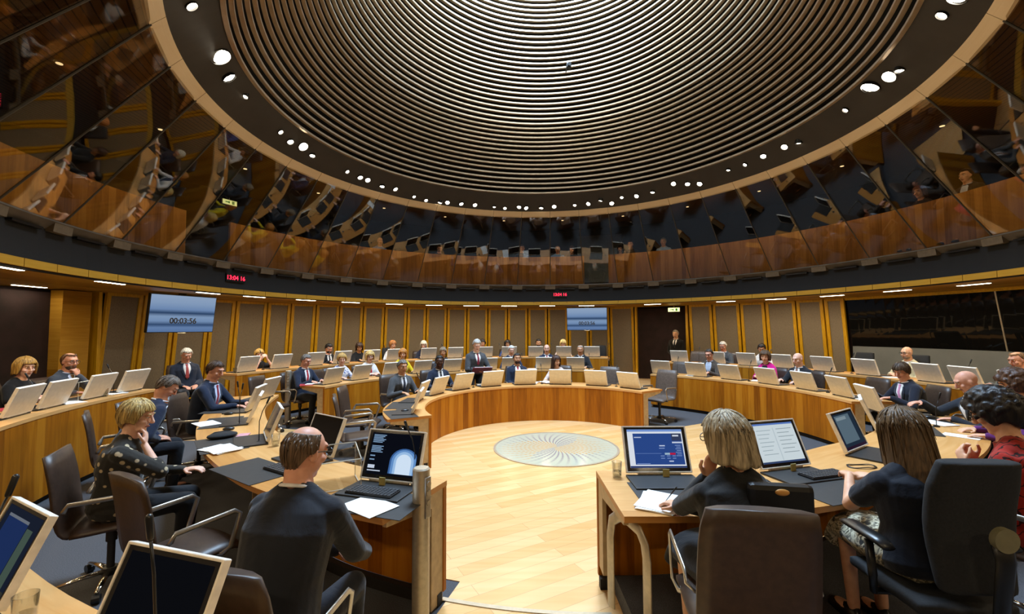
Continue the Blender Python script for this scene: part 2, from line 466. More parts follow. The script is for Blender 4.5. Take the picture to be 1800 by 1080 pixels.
# soffit over the outer seats and its edge boards
b = MB(); b.arc([(6.47, 2.57), (8.68, 2.555), (8.68, 2.62), (6.47, 2.62)], -180, 180, 160)
struct(b.build('ceiling_soffit', M['oak_soffit']))
b = MB()
for k in range(80):
    a = 4.5*k + 2.25
    b.arc([(6.455, 2.572), (6.478, 2.572), (6.478, 2.668), (6.455, 2.668)], a-2.21, a+2.21, 3)
struct(b.build('trim_4', M['oak_soffit']))
b = MB(); b.arc([(6.48, 2.56), (6.6, 2.56), (6.62, 3.1), (6.50, 3.1)], -180, 180, 160); struct(b.build('wall_band', M['blackband']))
# sill of the gallery glass with a bracket below every joint
b = MB(); b.arc([(6.50, 3.075), (6.62, 3.075), (6.62, 3.14), (6.40, 3.185), (6.395, 3.165)], -180, 180, 160); struct(b.build('trim_5', M['sill']))
b = MB()
for k in range(40):
    a = 4.5+9*k; b.arc([(6.42, 3.05), (6.52, 3.05), (6.52, 3.16), (6.40, 3.175)], a-1.35, a+1.35, 2)
struct(b.build('trim_6', M['bracket']))
b = MB()
for k in range(40):
    a = 4.5+9*k; b.arc([(6.44, 3.045), (6.52, 3.045), (6.52, 3.075), (6.44, 3.075)], a+2.4, a+6.6, 3)
struct(b.build('trim_7', M['black']))
# leaning glass panes of the public gallery
def pane_mat():
    m = N('gallery_glass')
    tc = m.add('TexCoord'); nz = m.add('TexNoise'); nz.inputs['Scale'].default_value = .9; nz.inputs['Detail'].default_value = 1.5
    m.l(tc.outputs['Object'], nz.inputs['Vector'])
    bp = m.add('Bump'); bp.inputs['Strength'].default_value = .16; bp.inputs['Distance'].default_value = .02; m.l(nz.outputs['Fac'], bp.inputs['Height'])
    tr = m.add('BsdfTransparent'); tr.inputs[0].default_value = (.80, .76, .70, 1)
    gl = m.add('BsdfGlossy'); gl.inputs['Roughness'].default_value = .015; gl.inputs['Color'].default_value = (.9, .86, .8, 1); m.l(bp.outputs[0], gl.inputs['Normal'])
    ge = m.add('NewGeometry'); vm = m.add('VectorMath', operation='DOT_PRODUCT'); m.l(ge.outputs['Normal'], vm.inputs[0]); m.l(ge.outputs['Incoming'], vm.inputs[1])
    sch = m.math('POWER', m.math('SUBTRACT', 1.0, m.math('ABSOLUTE', vm.outputs['Value']), True), 4.0)
    mx = m.add('MixShader'); m.l(m.math('ADD', m.math('MULTIPLY', sch, .9), .075, True), mx.inputs[0]); m.l(tr.outputs[0], mx.inputs[1]); m.l(gl.outputs[0], mx.inputs[2])
    m.l(mx.outputs[0], m.out.inputs[0]); return m.mat
M['pane'] = pane_mat()
M['joint'] = plain('pane_joint', '#4a453c', .6)
for k in range(40):
    a0, a1 = 4.5+9*k+.09, 4.5+9*(k+1)-.09
    if 190 < (a0 % 360) < 216 : pass
    p = [pol(6.43, a0, 3.175), pol(6.43, a1, 3.175), pol(5.02, a1, 4.925), pol(5.02, a0, 4.925)]
    nrm = (p[1]-p[0]).cross(p[3]-p[0]).normalized()
    if (nrm.x*(AX.x-p[0].x)+nrm.y*(AX.y-p[0].y)) > 0: nrm = -nrm
    q = [v + nrm*.012 for v in p]
    b = MB(); b.add(p+q, [(0,1,2,3),(7,6,5,4),(0,4,5,1),(1,5,6,2),(2,6,7,3),(3,7,4,0)])
    o = struct(b.build('window_%d' % (k+1), M['pane']), 'leaning pane of the gallery glass')
    b = MB(); c0 = pol(6.425, 4.5+9*k, 3.175); c1 = pol(5.02, 4.5+9*k, 4.92)
    b.tube([c0, c1], .011, 6); b.build('glazing_joint', M['joint'], o)
# oak ring above the glass, the dark spotlight band, then the funnel of hoops
b = MB()
for k in range(40):
    a = 4.5+9*k+4.5
    b.arc([(5.03, 4.91), (4.905, 5.045), (4.93, 5.07), (5.06, 4.935)], a-4.45, a+4.45, 6)
struct(b.build('trim_8', M['oak_trim']))
b = MB(); b.arc([(4.915, 5.05), (4.46, 5.41), (4.50, 5.46), (4.95, 5.10)], -180, 180, 160); struct(b.build('ceiling_band', M['darkband']))
PROF = [(4.43, 5.41), (4.09, 5.92), (3.76, 6.37), (3.46, 6.80), (3.22, 7.29), (3.05, 7.68), (2.87, 8.05), (2.62, 8.7), (2.42, 9.3), (2.25, 9.95), (2.12, 10.6), (2.03, 11.2)]
def prof_at(t):
    t = min(max(t, 0), len(PROF)-1.0001); i = int(t); f = t-i
    return (PROF[i][0]*(1-f)+PROF[i+1][0]*f, PROF[i][1]*(1-f)+PROF[i+1][1]*f)
idx = [k/5 for k in range(0, 21)] + [4+(k/4) for k in range(1, 5)] + [5+(k/4) for k in range(1, 5)] + [6+k/6.4 for k in range(1, 33)]
b = MB()
for t in idx:
    r, z = prof_at(t)
    sec = [(r-.026, z-.012), (r-.020, z-.018), (r+.028, z-.018), (r+.028, z+.020), (r-.026, z+.020)]
    b.arc(sec, -180, 180, 128)
struct(b.build('ceiling', M['louvre']), 'funnel of concentric ceiling hoops')
b = MB(); outer = [(r+.16, z+.02) for r, z in PROF]; b.arc(outer+[(r+.05, z+.05) for r, z in reversed(outer)], -180, 180, 96)
struct(b.build('ceiling_void', M['void']))
b = MB(); b.lathe([(.01, 11.6), (2.5, 11.6), (2.5, 11.65), (.01, 11.65)], 64, (AX.x, AX.y, 0))
struct(b.build('window_43', emit('skylight', '#cfe2ff', 9.0)), 'skylight at the top of the funnel')
b = MB(); b.arc([(2.15, 11.2), (2.5, 11.2), (2.5, 11.62), (2.45, 11.62)], -180, 180, 64); struct(b.build('ceiling_collar', M['louvre']))
# small dark camera hanging in front of the hoops
o = thing('ceiling_camera', 'small black camera hanging in front of the bright ceiling hoops', 'camera', (1.27, 9.3, 7.62))
b = MB(); b.box((0, 0, 0), (.1, .14, .1)); b.build('body', M['black'], o, bevel=.008)
b = MB(); b.tube([(0, -.07, 0), (0, -.12, -.01)], .035, 12); b.build('lens', M['dark'], o)
b = MB(); b.tube([(0, .05, .05), (0, .5, .16)], .012, 8); b.build('arm', M['black'], o)
# the gallery behind the glass
b = MB(); b.arc([(6.5, 3.1), (9.9, 3.1), (9.9, 3.2), (6.5, 3.2)], -180, 180, 96); struct(b.build('floor_gallery', M['gal_dark']))
b = MB(); b.arc([(7.3, 3.2), (9.9, 3.2), (9.9, 3.32), (7.3, 3.32)], -180, 180, 96); struct(b.build('floor_gallery_tier', M['gal_dark']))
b = MB(); b.arc([(9.8, 3.1), (9.9, 3.1), (9.9, 5.7), (9.8, 5.7)], -180, 180, 96); struct(b.build('wall_gallery', M['gal_dark']))
def slats():
    m = N('gallery_ceiling_slats'); b = m.bsdf(.5, 0, .4); tc = m.add('TexCoord'); sp = m.add('SeparateXYZ'); m.l(tc.outputs['UV'], sp.inputs[0])
    fr = m.math('FRACT', m.math('DIVIDE', sp.outputs[1], .11))
    m.l(m.mix(m.math('LESS_THAN', fr, .16), srgb('#7d5c34'), srgb('#16100a')), b.inputs['Base Color']); return m.mat
b = MB(); b.arc([(5.07, 5.00), (9.9, 5.65), (9.9, 5.75), (5.07, 5.1)], -180, 180, 128); struct(b.build('ceiling_gallery', slats()))
for n, (a0, a1) in enumerate(((-70.5, 13.3), (19.4, 150), (-150, -78.2))):
    b = MB(); b.arc([(7.1, 3.2), (7.15, 3.2), (7.15, 4.16), (7.1, 4.16)], a0, a1, int(abs(a1-a0)/2))
    tag(b.build('gallery_barrier', M['oak_gallery']), ['long curved oak barrier behind the far gallery glass', 'long curved oak barrier behind the right-hand gallery glass', 'curved oak barrier behind the left-hand gallery glass'][n], 'barrier', None, 'structure')
b = MB(); b.arc([(9.0, 3.3), (9.05, 3.3), (9.05, 5.2), (9.0, 5.2)], 11, 21, 6); struct(b.build('door_3', M['gal_blue']))
b = MB(); b.arc([(9.0, 3.3), (9.05, 3.3), (9.05, 5.0), (9.0, 5.0)], -79, -70, 6); struct(b.build('door_4', M['gal_blue']))
# posts that carry the gallery floor edge to the outside: none in view
# ------------------------------------------------------------------ desks
def smooth_path(pts, n=8):
    P = [Vector((p[0], p[1], 0)) for p in pts]; out = []
    for i in range(len(P)-1):
        p0 = P[max(i-1, 0)]; p1 = P[i]; p2 = P[i+1]; p3 = P[min(i+2, len(P)-1)]
        for k in range(n):
            t = k/n
            out.append(.5*((2*p1)+(p2-p0)*t+(2*p0-5*p1+4*p2-p3)*t*t+(3*p1-p0-3*p2+p3)*t**3))
    out.append(P[-1]); return out
def arc_path(r, a0, a1, step=2.0, c=None):
    n = max(2, int(abs(a1-a0)/step)); return [pol(r, a0+(a1-a0)*i/n) for i in range(n+1)]
def path_normals(P):
    out = []
    for i, p in enumerate(P):
        t = (P[min(i+1, len(P)-1)]-P[max(i-1, 0)]).normalized(); n = Vector((-t.y, t.x, 0))
        if n.dot(p-Vector((AX.x, AX.y, 0))) < 0: n = -n
        out.append(n)
    return out
def sweep(b, P, Nn, prof):
    """prof: closed outline of (outward offset, z) swept along the path, with arc-length UV"""
    k = len(prof); L = [0.0]; S = [0.0]
    for i in range(k):
        p, q = prof[i], prof[(i+1) % k]; L.append(L[-1]+hypot(q[0]-p[0], q[1]-p[1]))
    for i in range(1, len(P)): S.append(S[-1]+(P[i]-P[i-1]).length)
    vs = []; fs = []; uvs = []
    for p, n in zip(P, Nn):
        for d, z in prof: vs.append(p+n*d+Vector((0, 0, z)))
    for j in range(len(P)-1):
        for i in range(k):
            i2 = (i+1) % k
            fs.append((j*k+i, j*k+i2, (j+1)*k+i2, (j+1)*k+i))
            uvs.append(((S[j], L[i]), (S[j], L[i+1]), (S[j+1], L[i+1]), (S[j+1], L[i])))
    fs.append(tuple(range(k))); uvs.append([(d*1.0, z) for d, z in prof])
    m = (len(P)-1)*k
    fs.append(tuple(m+i for i in reversed(range(k)))); uvs.append([(d, z) for d, z in reversed(prof)])
    b.add(vs, fs, uvs)
def desk(name, label, P, top, depth, z0=0.0, ends=(1, 1), fl=0.0, kick=.07):
    Nn = path_normals(P)
    o = thing(name, label, 'desk', (0, 0, 0))
    b = MB(); sweep(b, P, Nn, [(0, z0+kick), (.035, z0+kick), (.035, top-.035), (0, top-.035)]); b.build('front_panel', M['oak_front'], o)
    b = MB(); sweep(b, P, Nn, [(.05, z0+.004), (.10, z0+.004), (.10, z0+.08), (.05, z0+.08)]); b.build('plinth', M['plinth'], o)
    b = MB(); sweep(b, P, Nn, [(-.006, top-.036), (depth, top-.036), (depth, top), (-.006, top)]); b.build('worktop', M['oak_top'], o)
    S = [0.0]
    for i in range(1, len(P)): S.append(S[-1]+(P[i]-P[i-1]).length)
    nb = max(1, round(S[-1]/2.6))
    for q in range(nb+1):
        s = S[-1]*q/nb; i = min(range(len(P)), key=lambda j: abs(S[j]-s))
        p, n = P[i], Nn[i]; t = Vector((n.y, -n.x, 0))
        dirn = 1 if q == 0 else -1
        tt = (P[min(i+1, len(P)-1)]-P[max(i-1, 0)]).normalized()
        sh = tt*(.02 if q == 0 else (-.02 if q == nb else 0))
        out = [(.036, fl+.012), (.17, fl+.012), (.17, top-.13), (depth-.04, top-.065), (depth-.04, top-.037), (.036, top-.037)]
        b = MB(); A_ = [p+sh+n*d+tt*.014+Vector((0, 0, z)) for d, z in out]; B_ = [p+sh+n*d-tt*.014+Vector((0, 0, z)) for d, z in out]
        b.loft([A_, B_]); b.build('support_bracket', M['beige'], o)
    return o
D_FRONT = desk('curved_desk', 'innermost horseshoe oak desk curving round the far side of the well', arc_path(2.0, -119, 57), .70, .58, kick=.008)
D_MID = desk('curved_desk', 'second curved oak desk at the far side, behind the innermost one', arc_path(4.3, -73.5, 18), .80, .56)
D_MIDR = desk('curved_desk', 'second-row curved oak desk on the right, ending at the man in the pink tie', arc_path(4.3, 36.8, 96), .77, .58)
NL = smooth_path([(-.46, 3.07), (-1.19, 3.40), (-1.72, 3.80), (-2.42, 4.52), (-2.98, 5.30), (-3.45, 6.15), (-3.80, 7.12)])
D_NL = desk('curved_desk', 'curved oak desk of the bald man at the lower left', NL, .80, .66)
NR = smooth_path([(.615, 3.26), (1.25, 3.28), (1.95, 3.47), (2.70, 3.87), (3.46, 4.30), (4.15, 4.9), (4.62, 5.55)])
D_NR = desk('curved_desk', 'curved oak desk of the grey-haired woman at the lower right', NR, .80, .78, fl=.13)
D_OL = desk('curved_desk', 'outer oak desk on the left below the woman in black and the bald man', arc_path(6.08, -142, -91.5), .96, .60, fl=.18)
D_CN = desk('curved_desk', 'oak desk at the bottom left corner carrying the two nearest monitors', arc_path(5.62, -171, -146), .80, .62)
D_OF = desk('curved_desk', 'outermost oak desk at the far side, below the left wall screen', arc_path(6.2, -75, 19.8), 1.0, .60, fl=.18)
D_OR = desk('curved_desk', 'outermost oak desk on the right, in front of the dark window', arc_path(6.2, 34.5, 118), .92, .60, fl=.18)
# bent steel hoop at the aisle end of the near right desk
R_ = Matrix.Rotation(radians(-156), 3, 'Z')
b = MB(); b.tube([R_ @ Vector(p)+Vector((.66, 2.66, 0)) for p in [(0, -.13, .13), (0, -.13, .56), (0, -.11, .66), (0, -.04, .715), (0, .04, .72), (0, .14, .70), (0, .185, .64), (0, .20, .56), (0, .20, .13)]], .036, 10, .28, R_ @ Vector((1, 0, 0))); tag(b.build('leg', M['alu_warm'], D_NR, smooth=True), 'bent flat steel leg')
# turnstile-like posts
def post(x, y, h, r, z, label, rz):
    o = thing('aisle_post', label, 'post', (x, y, z), rz)
    b = MB(); b.lathe([(r, 0), (r, h-.008), (r-.008, h), (.001, h)], 32); b.build('column', M['alu_warm'], o, auto=.5)
    b = MB(); b.box((0, -r, h-.17), (r*.9, .012, .24)); p = b.build('control_plate', M['alu'], o, bevel=.003)
    for k in range(3):
        c = MB(); c.tube([(0, -r-.004, h-.09-k*.055), (0, -r-.012, h-.09-k*.055)], .017, 16); c.build('button', M['alu_warm'], p)
    b = MB(); b.lathe([(r+.03, 0), (r+.03, .006), (.001, .006)], 32); b.build('base_flange', M['alu'], o)
post(-.558, 2.70, 1.0, .052, .006, 'tall round steel post with three buttons beside the bald man', radians(60))
post(-4.41, 8.62, 1.04, .055, .006, 'round steel post with three buttons at the far left aisle', radians(20))
# ------------------------------------------------------------------ chairs
def bez(p0, p1, p2, p3, n=8):
    return [(p0[0]*(1-t)**3+3*p1[0]*t*(1-t)**2+3*p2[0]*t*t*(1-t)+p3[0]*t**3, p0[1]*(1-t)**3+3*p1[1]*t*(1-t)**2+3*p2[1]*t*t*(1-t)+p3[1]*t**3) for t in [k/n for k in range(n+1)]]
def sheet(b, prof, w, th):
    """a bent padded sheet: prof = (y, z) side line, w = half widths, th = thickness"""
    n = len(prof); rings = []
    for i, (y, z) in enumerate(prof):
        a = prof[max(i-1, 0)]; c = prof[min(i+1, n-1)]; ty, tz = c[0]-a[0], c[1]-a[1]; L = hypot(ty, tz); ny, nz = -tz/L, ty/L
        ww = w[i] if isinstance(w, list) else w
        e = th/2; dish = .018
        ring = []
        for k in range(9):
            x = -ww+2*ww*k/8; q = dish*((x/ww)**2); ee = e if 0 < k < 8 else e*.45
            ring.append(Vector((x, y+ny*(q+ee), z+nz*(q+ee))))
        for k in reversed(range(9)):
            x = -ww+2*ww*k/8; q = dish*((x/ww)**2); ee = e if 0 < k < 8 else e*.45
            ring.append(Vector((x, y+ny*(q-ee), z+nz*(q-ee))))
        rings.append(ring)
    b.loft(rings)
def leather_chair(name='swivel_chair', mat='leather', back=1.0):
    """faces +Y; bent leather shell, flat bar arms, five-star base"""
    o = thing(name, '', 'chair')
    s_ = bez((.24, .43), (.20, .50), (.02, .46), (-.17, .455), 9)
    b = MB(); sheet(b, s_, [.215, .23, .235, .235, .235, .235, .235, .235, .23, .225], .045); b.build('seat', M[mat], o, smooth=True)
    k = bez((-.165, .455), (-.25, .46), (-.215, .70), (-.30, back), 11)
    b = MB(); sheet(b, k, [.225, .228, .23, .232, .233, .233, .233, .232, .230, .228, .222, .205], .04); b.build('backrest', M[mat], o, smooth=True)
    for s in (-1, 1):
        x = s*.262
        b = MB(); b.tube([(s*.225, -.20, .60), (x, -.19, .63), (x, -.17, .67), (x, .16, .685), (x, .195, .66), (x, .14, .47), (x-s*.02, .10, .435), (s*.05, .02, .415)], .017, 8, .42, (1, 0, 0)); b.build('armrest', M['alu'], o, smooth=True)
    b = MB(); b.lathe([(.024, .10), (.024, .30), (.034, .30), (.034, .40), (.08, .405), (.08, .42), (.001, .42)], 16); b.lathe([(.05, .06), (.045, .11), (.001, .115)], 16); b.build('column', M['dark'], o, auto=.6)
    for i in range(5):
        a = 2*pi*i/5+.3; d = Vector((sin(a), cos(a), 0))
        b = MB(); b.tube([d*.03+Vector((0, 0, .085)), d*.16+Vector((0, 0, .085)), d*.30+Vector((0, 0, .07))], [.026, .022, .015], 8, .6); l = b.build('leg', M['chrome'], o, smooth=True)
        b = MB(); q = d*.30; n_ = Vector((cos(a), -sin(a), 0))
        b.tube([q+n_*.022+Vector((0, 0, .031)), q-n_*.022+Vector((0, 0, .031))], .03, 12); b.build('caster', M['black'], l)
    return o
def office_chair():
    o = thing('office_chair', '', 'chair')
    b = MB(); b.ell((0, .02, .44), (.25, .25, .055), None, 24, 10); b.box((0, .02, .44), (.44, .44, .05)); x = b.build('seat', M['blackfab'], o); remesh(x, .012, 4)
    b = MB()
    n = 10
    rings = []
    for k in range(n+1):
        t = k/n; z = .55+.58*t; y = -.235-.055*t+.05*sin(pi*t*.9); w = .182*(1-.25*max(0, t-.8)*5*max(0, t-.8)*5*.35) if t > .8 else .160+.030*min(1, t*2.2)
        rings.append([Vector((w*(abs(cos(q))**.45)*(1 if cos(q) >= 0 else -1), y+.05*(abs(sin(q))**.8)*(1 if sin(q) >= 0 else -1), z)) for q in [2*pi*i/24 for i in range(24)]])
    b.loft(rings); x = b.build('backrest', M['blackfab'], o); remesh(x, .011, 5)
    b = MB(); b.tube([(0, -.06, .39), (0, -.26, .40), (0, -.335, .50), (0, -.365, .74), (0, -.345, .84)], [.035, .035, .035, .04, .045], 12, .45, (0, 0, 1)); b.build('back_stem', M['black'], o, smooth=True)
    b = MB(); b.tube([(0, -.350, .83), (0, -.376, .83)], .05, 24); b.build('adjuster_knob', M['mat_olive'], o, auto=.6)
    for s in (-1, 1):
        b = MB(); b.tube([(s*.10, .02, .40), (s*.27, .0, .41), (s*.285, -.02, .50), (s*.285, .0, .66)], .022, 8, .7); a = b.build('arm_post', M['black'], o, smooth=True)
        b = MB(); b.tube([(s*.285, -.13, .675), (s*.285, -.08, .69), (s*.285, .12, .69), (s*.275, .17, .675)], [.03, .042, .042, .03], 10, .45); b.build('arm_pad', M['black'], a, smooth=True)
    b = MB(); b.lathe([(.03, .08), (.03, .38), (.09, .39), (.09, .41), (.001, .41)], 16); b.build('column', M['black'], o, auto=.6)
    for i in range(5):
        a = 2*pi*i/5; d = Vector((sin(a), cos(a), 0))
        b = MB(); b.tube([d*.03+Vector((0, 0, .09)), d*.30+Vector((0, 0, .07))], [.03, .018], 8, .7); l = b.build('leg', M['black'], o, smooth=True)
        q = d*.30; n_ = Vector((cos(a), -sin(a), 0)); b = MB(); b.tube([q+n_*.022+Vector((0, 0, .031)), q-n_*.022+Vector((0, 0, .031))], .03, 12); b.build('caster', M['black'], l)
    return o
M['mat_olive'] = plain('knob_plastic', '#6f6a50', .5)
CH = {}
def chair(kind, x, y, face, z, label, group=None):
    """place a chair: first use is the original, later ones are copies with all parts"""
    if kind not in CH:
        if kind == 'brown': o = leather_chair()
        elif kind == 'taupe': o = leather_chair('swivel_chair', 'leather_grey')
        elif kind == 'tall': o = leather_chair('swivel_chair', 'leather', 1.12)
        else: o = office_chair(); flush()
        CH[kind] = o
    else: o = copy_tree(CH[kind])
    o.location = (x, y, z); o.rotation_euler = (0, 0, -radians(face)); o['label'] = label
    if group: o['group'] = group
    return o

# ------------------------------------------------------------------ hinged desk monitors (faces +Y = the user; back towards the well)
SCREENS = {}
def screen_off():
    m = N('screen_dark'); b = m.bsdf(.12, 0, .5); b.inputs['Base Color'].default_value = (.012, .012, .014, 1); return m.mat
M['scr_off'] = screen_off()
def monitor_parts(o, ui=None, tilt=22, w=.43, h_=.30, keys=False):
    T = Matrix.Rotation(radians(tilt), 4, 'X') @ Matrix.Identity(4)
    def t(p): return Matrix.Rotation(radians(tilt), 3, 'X') @ Vector(p) + Vector((0, 0, .02))
    R = Matrix.Rotation(radians(tilt), 3, 'X')
    b = MB(); b.box(t((0, 0, h_/2+.012)), (w, .022, h_), M=R); b.build('back_shell', M['lid'], o, bevel=.006)
    # pale rim round the screen
    b = MB(); e = .010
    for c, d in (((0, .004, h_+.012+e/2-.004), (w+e, .030, e)), ((-w/2-e/2+.003, .004, h_/2+.012), (e, .030, h_+e)), ((w/2+e/2-.003, .004, h_/2+.012), (e, .030, h_+e)), ((0, .004, .010), (w+e, .030, e))):
        b.box(t(c), d, M=R)
    b.build('rim', M['edge'], o, bevel=.003)
    b = MB(); b.box(t((0, .0125, h_/2+.012)), (w-.008, .004, h_-.008), M=R); s = b.build('screen', M['scr_off'], o)
    if ui:
        for k, (x0, y0, x1, y1, mt) in enumerate(ui):
            pass
        mats = []; b = MB(); lift = .0152
        for k, (x0, y0, x1, y1, mt) in enumerate(ui):
            if mt not in mats: mats.append(mt)
            b.mi = mats.index(mt)
            W_, H_ = w-.05, h_-.045
            if isinstance(x0, list):
                pl = [t((-(px_-.5)*W_, lift+.00022*k, h_/2+.016-(py_-.5)*H_)) for px_, py_ in x0]; pl2 = [q_+R @ Vector((0, -.0006, 0)) for q_ in pl]
                b.loft([pl2, pl]); continue
            c = ((x0+x1)/2-.5, (y0+y1)/2-.5)
            b.box(t((-c[0]*W_, lift+.00022*k, h_/2+.016-c[1]*H_)), (abs(x1-x0)*W_, .0006, abs(y1-y0)*H_), M=R)
        b.build('picture', mats, s)
    b = MB(); b.box((0, .13, .008), (w+.02, .27, .014)); b.build('tray', M['dark'], o, bevel=.004)
    b = MB(); b.tube([(-.15, .0, .022), (.15, .0, .022)], .012, 10); b.build('hinge', M['alu_warm'], o)
    if keys:
        kb = MB(); kb.box((keys if keys is not True else 0, .185, .021), (.33, .12, .012)); kk = kb.build('keyboard', M['black'], o, bevel=.003)
        c = MB(); k0 = keys if keys is not True else 0
        for r in range(5):
            for q in range(13): c.box((k0-.148+q*.0247, .138+r*.0235, .030), (.020, .018, .006))
        c.build('keys', M['key'], kk)
def uim(hx, s=1.0): 
    k = (hx, s)
    if k not in SCREENS: SCREENS[k] = emit('screen_'+hx[1:], hx, s)
    return SCREENS[k]
MONI = {}
def monitor(kind, x, y, z, face, label, group=None, tilt=22):
    k = (kind, tilt)
    if k not in MONI:
        o = thing('desk_monitor', '', 'monitor')
        monitor_parts(o, None, tilt, keys=(kind == 'keys'))
        MONI[k] = o
    else: o = copy_tree(MONI[k])
    o.location = (x, y, z); o.rotation_euler = (0, 0, -radians(face)); o['label'] = label
    if group: o['group'] = group
    return o
MIC = None
def mic(x, y, z, face, label, lean=.06, hgt=.36, group='gooseneck microphones on the desks'):
    global MIC
    key = (lean, hgt)
    if MIC is None: MIC = {}
    if key not in MIC:
        o = thing('desk_microphone', '', 'microphone')
        b = MB(); b.lathe([(.028, 0), (.028, .012), (.010, .02), (.001, .02)], 16); b.build('base', M['black'], o, auto=.5)
        b = MB(); b.tube([(0, 0, .015), (0, .0, hgt*.55), (0, lean*.4, hgt*.8), (0, lean, hgt)], .004, 6); b.build('gooseneck', M['black'], o, smooth=True)
        b = MB(); d = Vector((0, lean*.6, hgt*.25)).normalized(); b.cap(Vector((0, lean, hgt)), Vector((0, lean, hgt))+d*.055, .0085, .0095, 10); b.build('capsule', M['black'], o, smooth=True)
        MIC[key] = o
    else: o = copy_tree(MIC[key])
    o.location = (x, y, z); o.rotation_euler = (0, 0, -radians(face)); o['label'] = label; o['group'] = group
    return o
def glass_mat():
    m = N('drinking_glass'); tr = m.add('BsdfTransparent'); tr.inputs[0].default_value = (.93, .94, .93, 1); gl = m.add('BsdfGlossy'); gl.inputs['Roughness'].default_value = .03
    fr = m.add('LayerWeight'); fr.inputs[0].default_value = .35; mx = m.add('MixShader'); m.l(m.math('ADD', m.math('MULTIPLY', fr.outputs['Facing'], .7), .06), mx.inputs[0]); m.l(tr.outputs[0], mx.inputs[1]); m.l(gl.outputs[0], mx.inputs[2]); m.l(mx.outputs[0], m.out.inputs[0]); return m.mat
M['glass'] = glass_mat()
TUM = None
def tumbler(x, y, z, label, s=1.0):
    global TUM
    if TUM is None:
        TUM = thing('drinking_glass', '', 'glass'); o = TUM
        b = MB(); b.lathe([(.001, 0), (.030, 0), (.036, .11), (.0335, .11), (.028, .012), (.001, .012)], 24); b.build('tumbler', M['glass'], o, auto=.6)
        b = MB(); b.lathe([(.001, .0125), (.0275, .0125), (.030, .045), (.001, .045)], 24); b.build('water', M['glass'], o, auto=.6)
    else: o = copy_tree(TUM)
    o.location = (x, y, z); o.scale = (s, s, s); o['label'] = label; o['group'] = 'water glasses on the desks'
    return o
def papers(x, y, z, rz, label, w=.21, l=.297, n=1, mat='paper', skew=0.0, name='paper_sheet', cat='paper'):
    b = MB(); rr = random.Random(int(x*1000+y*10))
    for k in range(n):
        b.box((skew*k*.02, rr.uniform(-.004, .004)*k, .002+k*.003), (w, l, .0026), rr.uniform(-.06, .06)*k)
    o = b.build(name, M[mat]); o.location = (x, y, z); o.rotation_euler = (0, 0, rz)
    return tag(o, label, cat)
def deskmat(x, y, z, face, label, w=.62, d=.36):
    b = MB(); b.box((0, 0, .002), (w, d, .004)); o = b.build('desk_mat', M['mat'], bevel=.001); o.location = (x, y, z); o.rotation_euler = (0, 0, -radians(face)); return tag(o, label, 'desk mat', 'leather desk mats')
def mouse(x, y, z, face, label):
    b = MB(); b.ell((0, 0, .010), (.031, .055, .020), None, 16, 10); o = b.build('computer_mouse', M['black'], smooth=True); o.location = (x, y, z+.004); o.rotation_euler = (0, 0, -radians(face)); return tag(o, label, 'mouse')
# ------------------------------------------------------------------ people
def ik(S, W, a, b, hint):
    """elbow between shoulder S and wrist W"""
    d = W-S; L = d.length
    if L > (a+b)*.995: W = S + d*((a+b)*.995/L); d = W-S; L = d.length
    if L < abs(a-b)+.03: L = abs(a-b)+.03
    x = (a*a-b*b+L*L)/(2*L); h = sqrt(max(a*a-x*x, 0)); t = d.normalized()
    hv = Vector(hint); hv = (hv - t*hv.dot(t)).normalized()
    return S + t*x + hv*h, W
def hand_shapes(b, W, d, up, side, near, curl):
    """palm, four fingers of different lengths and a thumb; d = pointing direction, up = back of the hand"""
    d = Vector(d).normalized(); up = Vector(up); up = (up-d*up.dot(d)).normalized(); lat = d.cross(up).normalized()   # to the hand's right
    th = -lat*side          # thumb side: inner side of the body
    R = Matrix((lat, d, up)).transposed()
    b.ell(W+d*.045, (.041, .055, .017), R, 12, 8)
    b.ell(W+d*.07, (.042, .03, .015), R, 12, 8)
    k = .0088 if near else .0105
    for i, (o_, L) in enumerate(((.031, .070), (.0105, .078), (-.0105, .073), (-.031, .057))):
        p = W+d*.088+th*o_; spread = th*(o_*.35)
        a = radians(12+curl*22); q = p+(d*cos(a)-up*sin(a)).normalized()*L*.5+spread*.3
        a2 = radians(20+curl*70); r = q+(d*cos(a2)-up*sin(a2)).normalized()*L*.42
        b.cap(p, q, k*1.08, k, 8); b.cap(q, r, k, k*.82, 8)
    p = W+d*.02+th*.03; q = p+(d*.6+th*.75-up*.25).normalized()*.045; r = q+(d*.9+th*.25-up*.3*curl).normalized()*.034
    b.cap(p, q, .0125, .0105, 8); b.cap(q, r, .0105, .0088, 8)

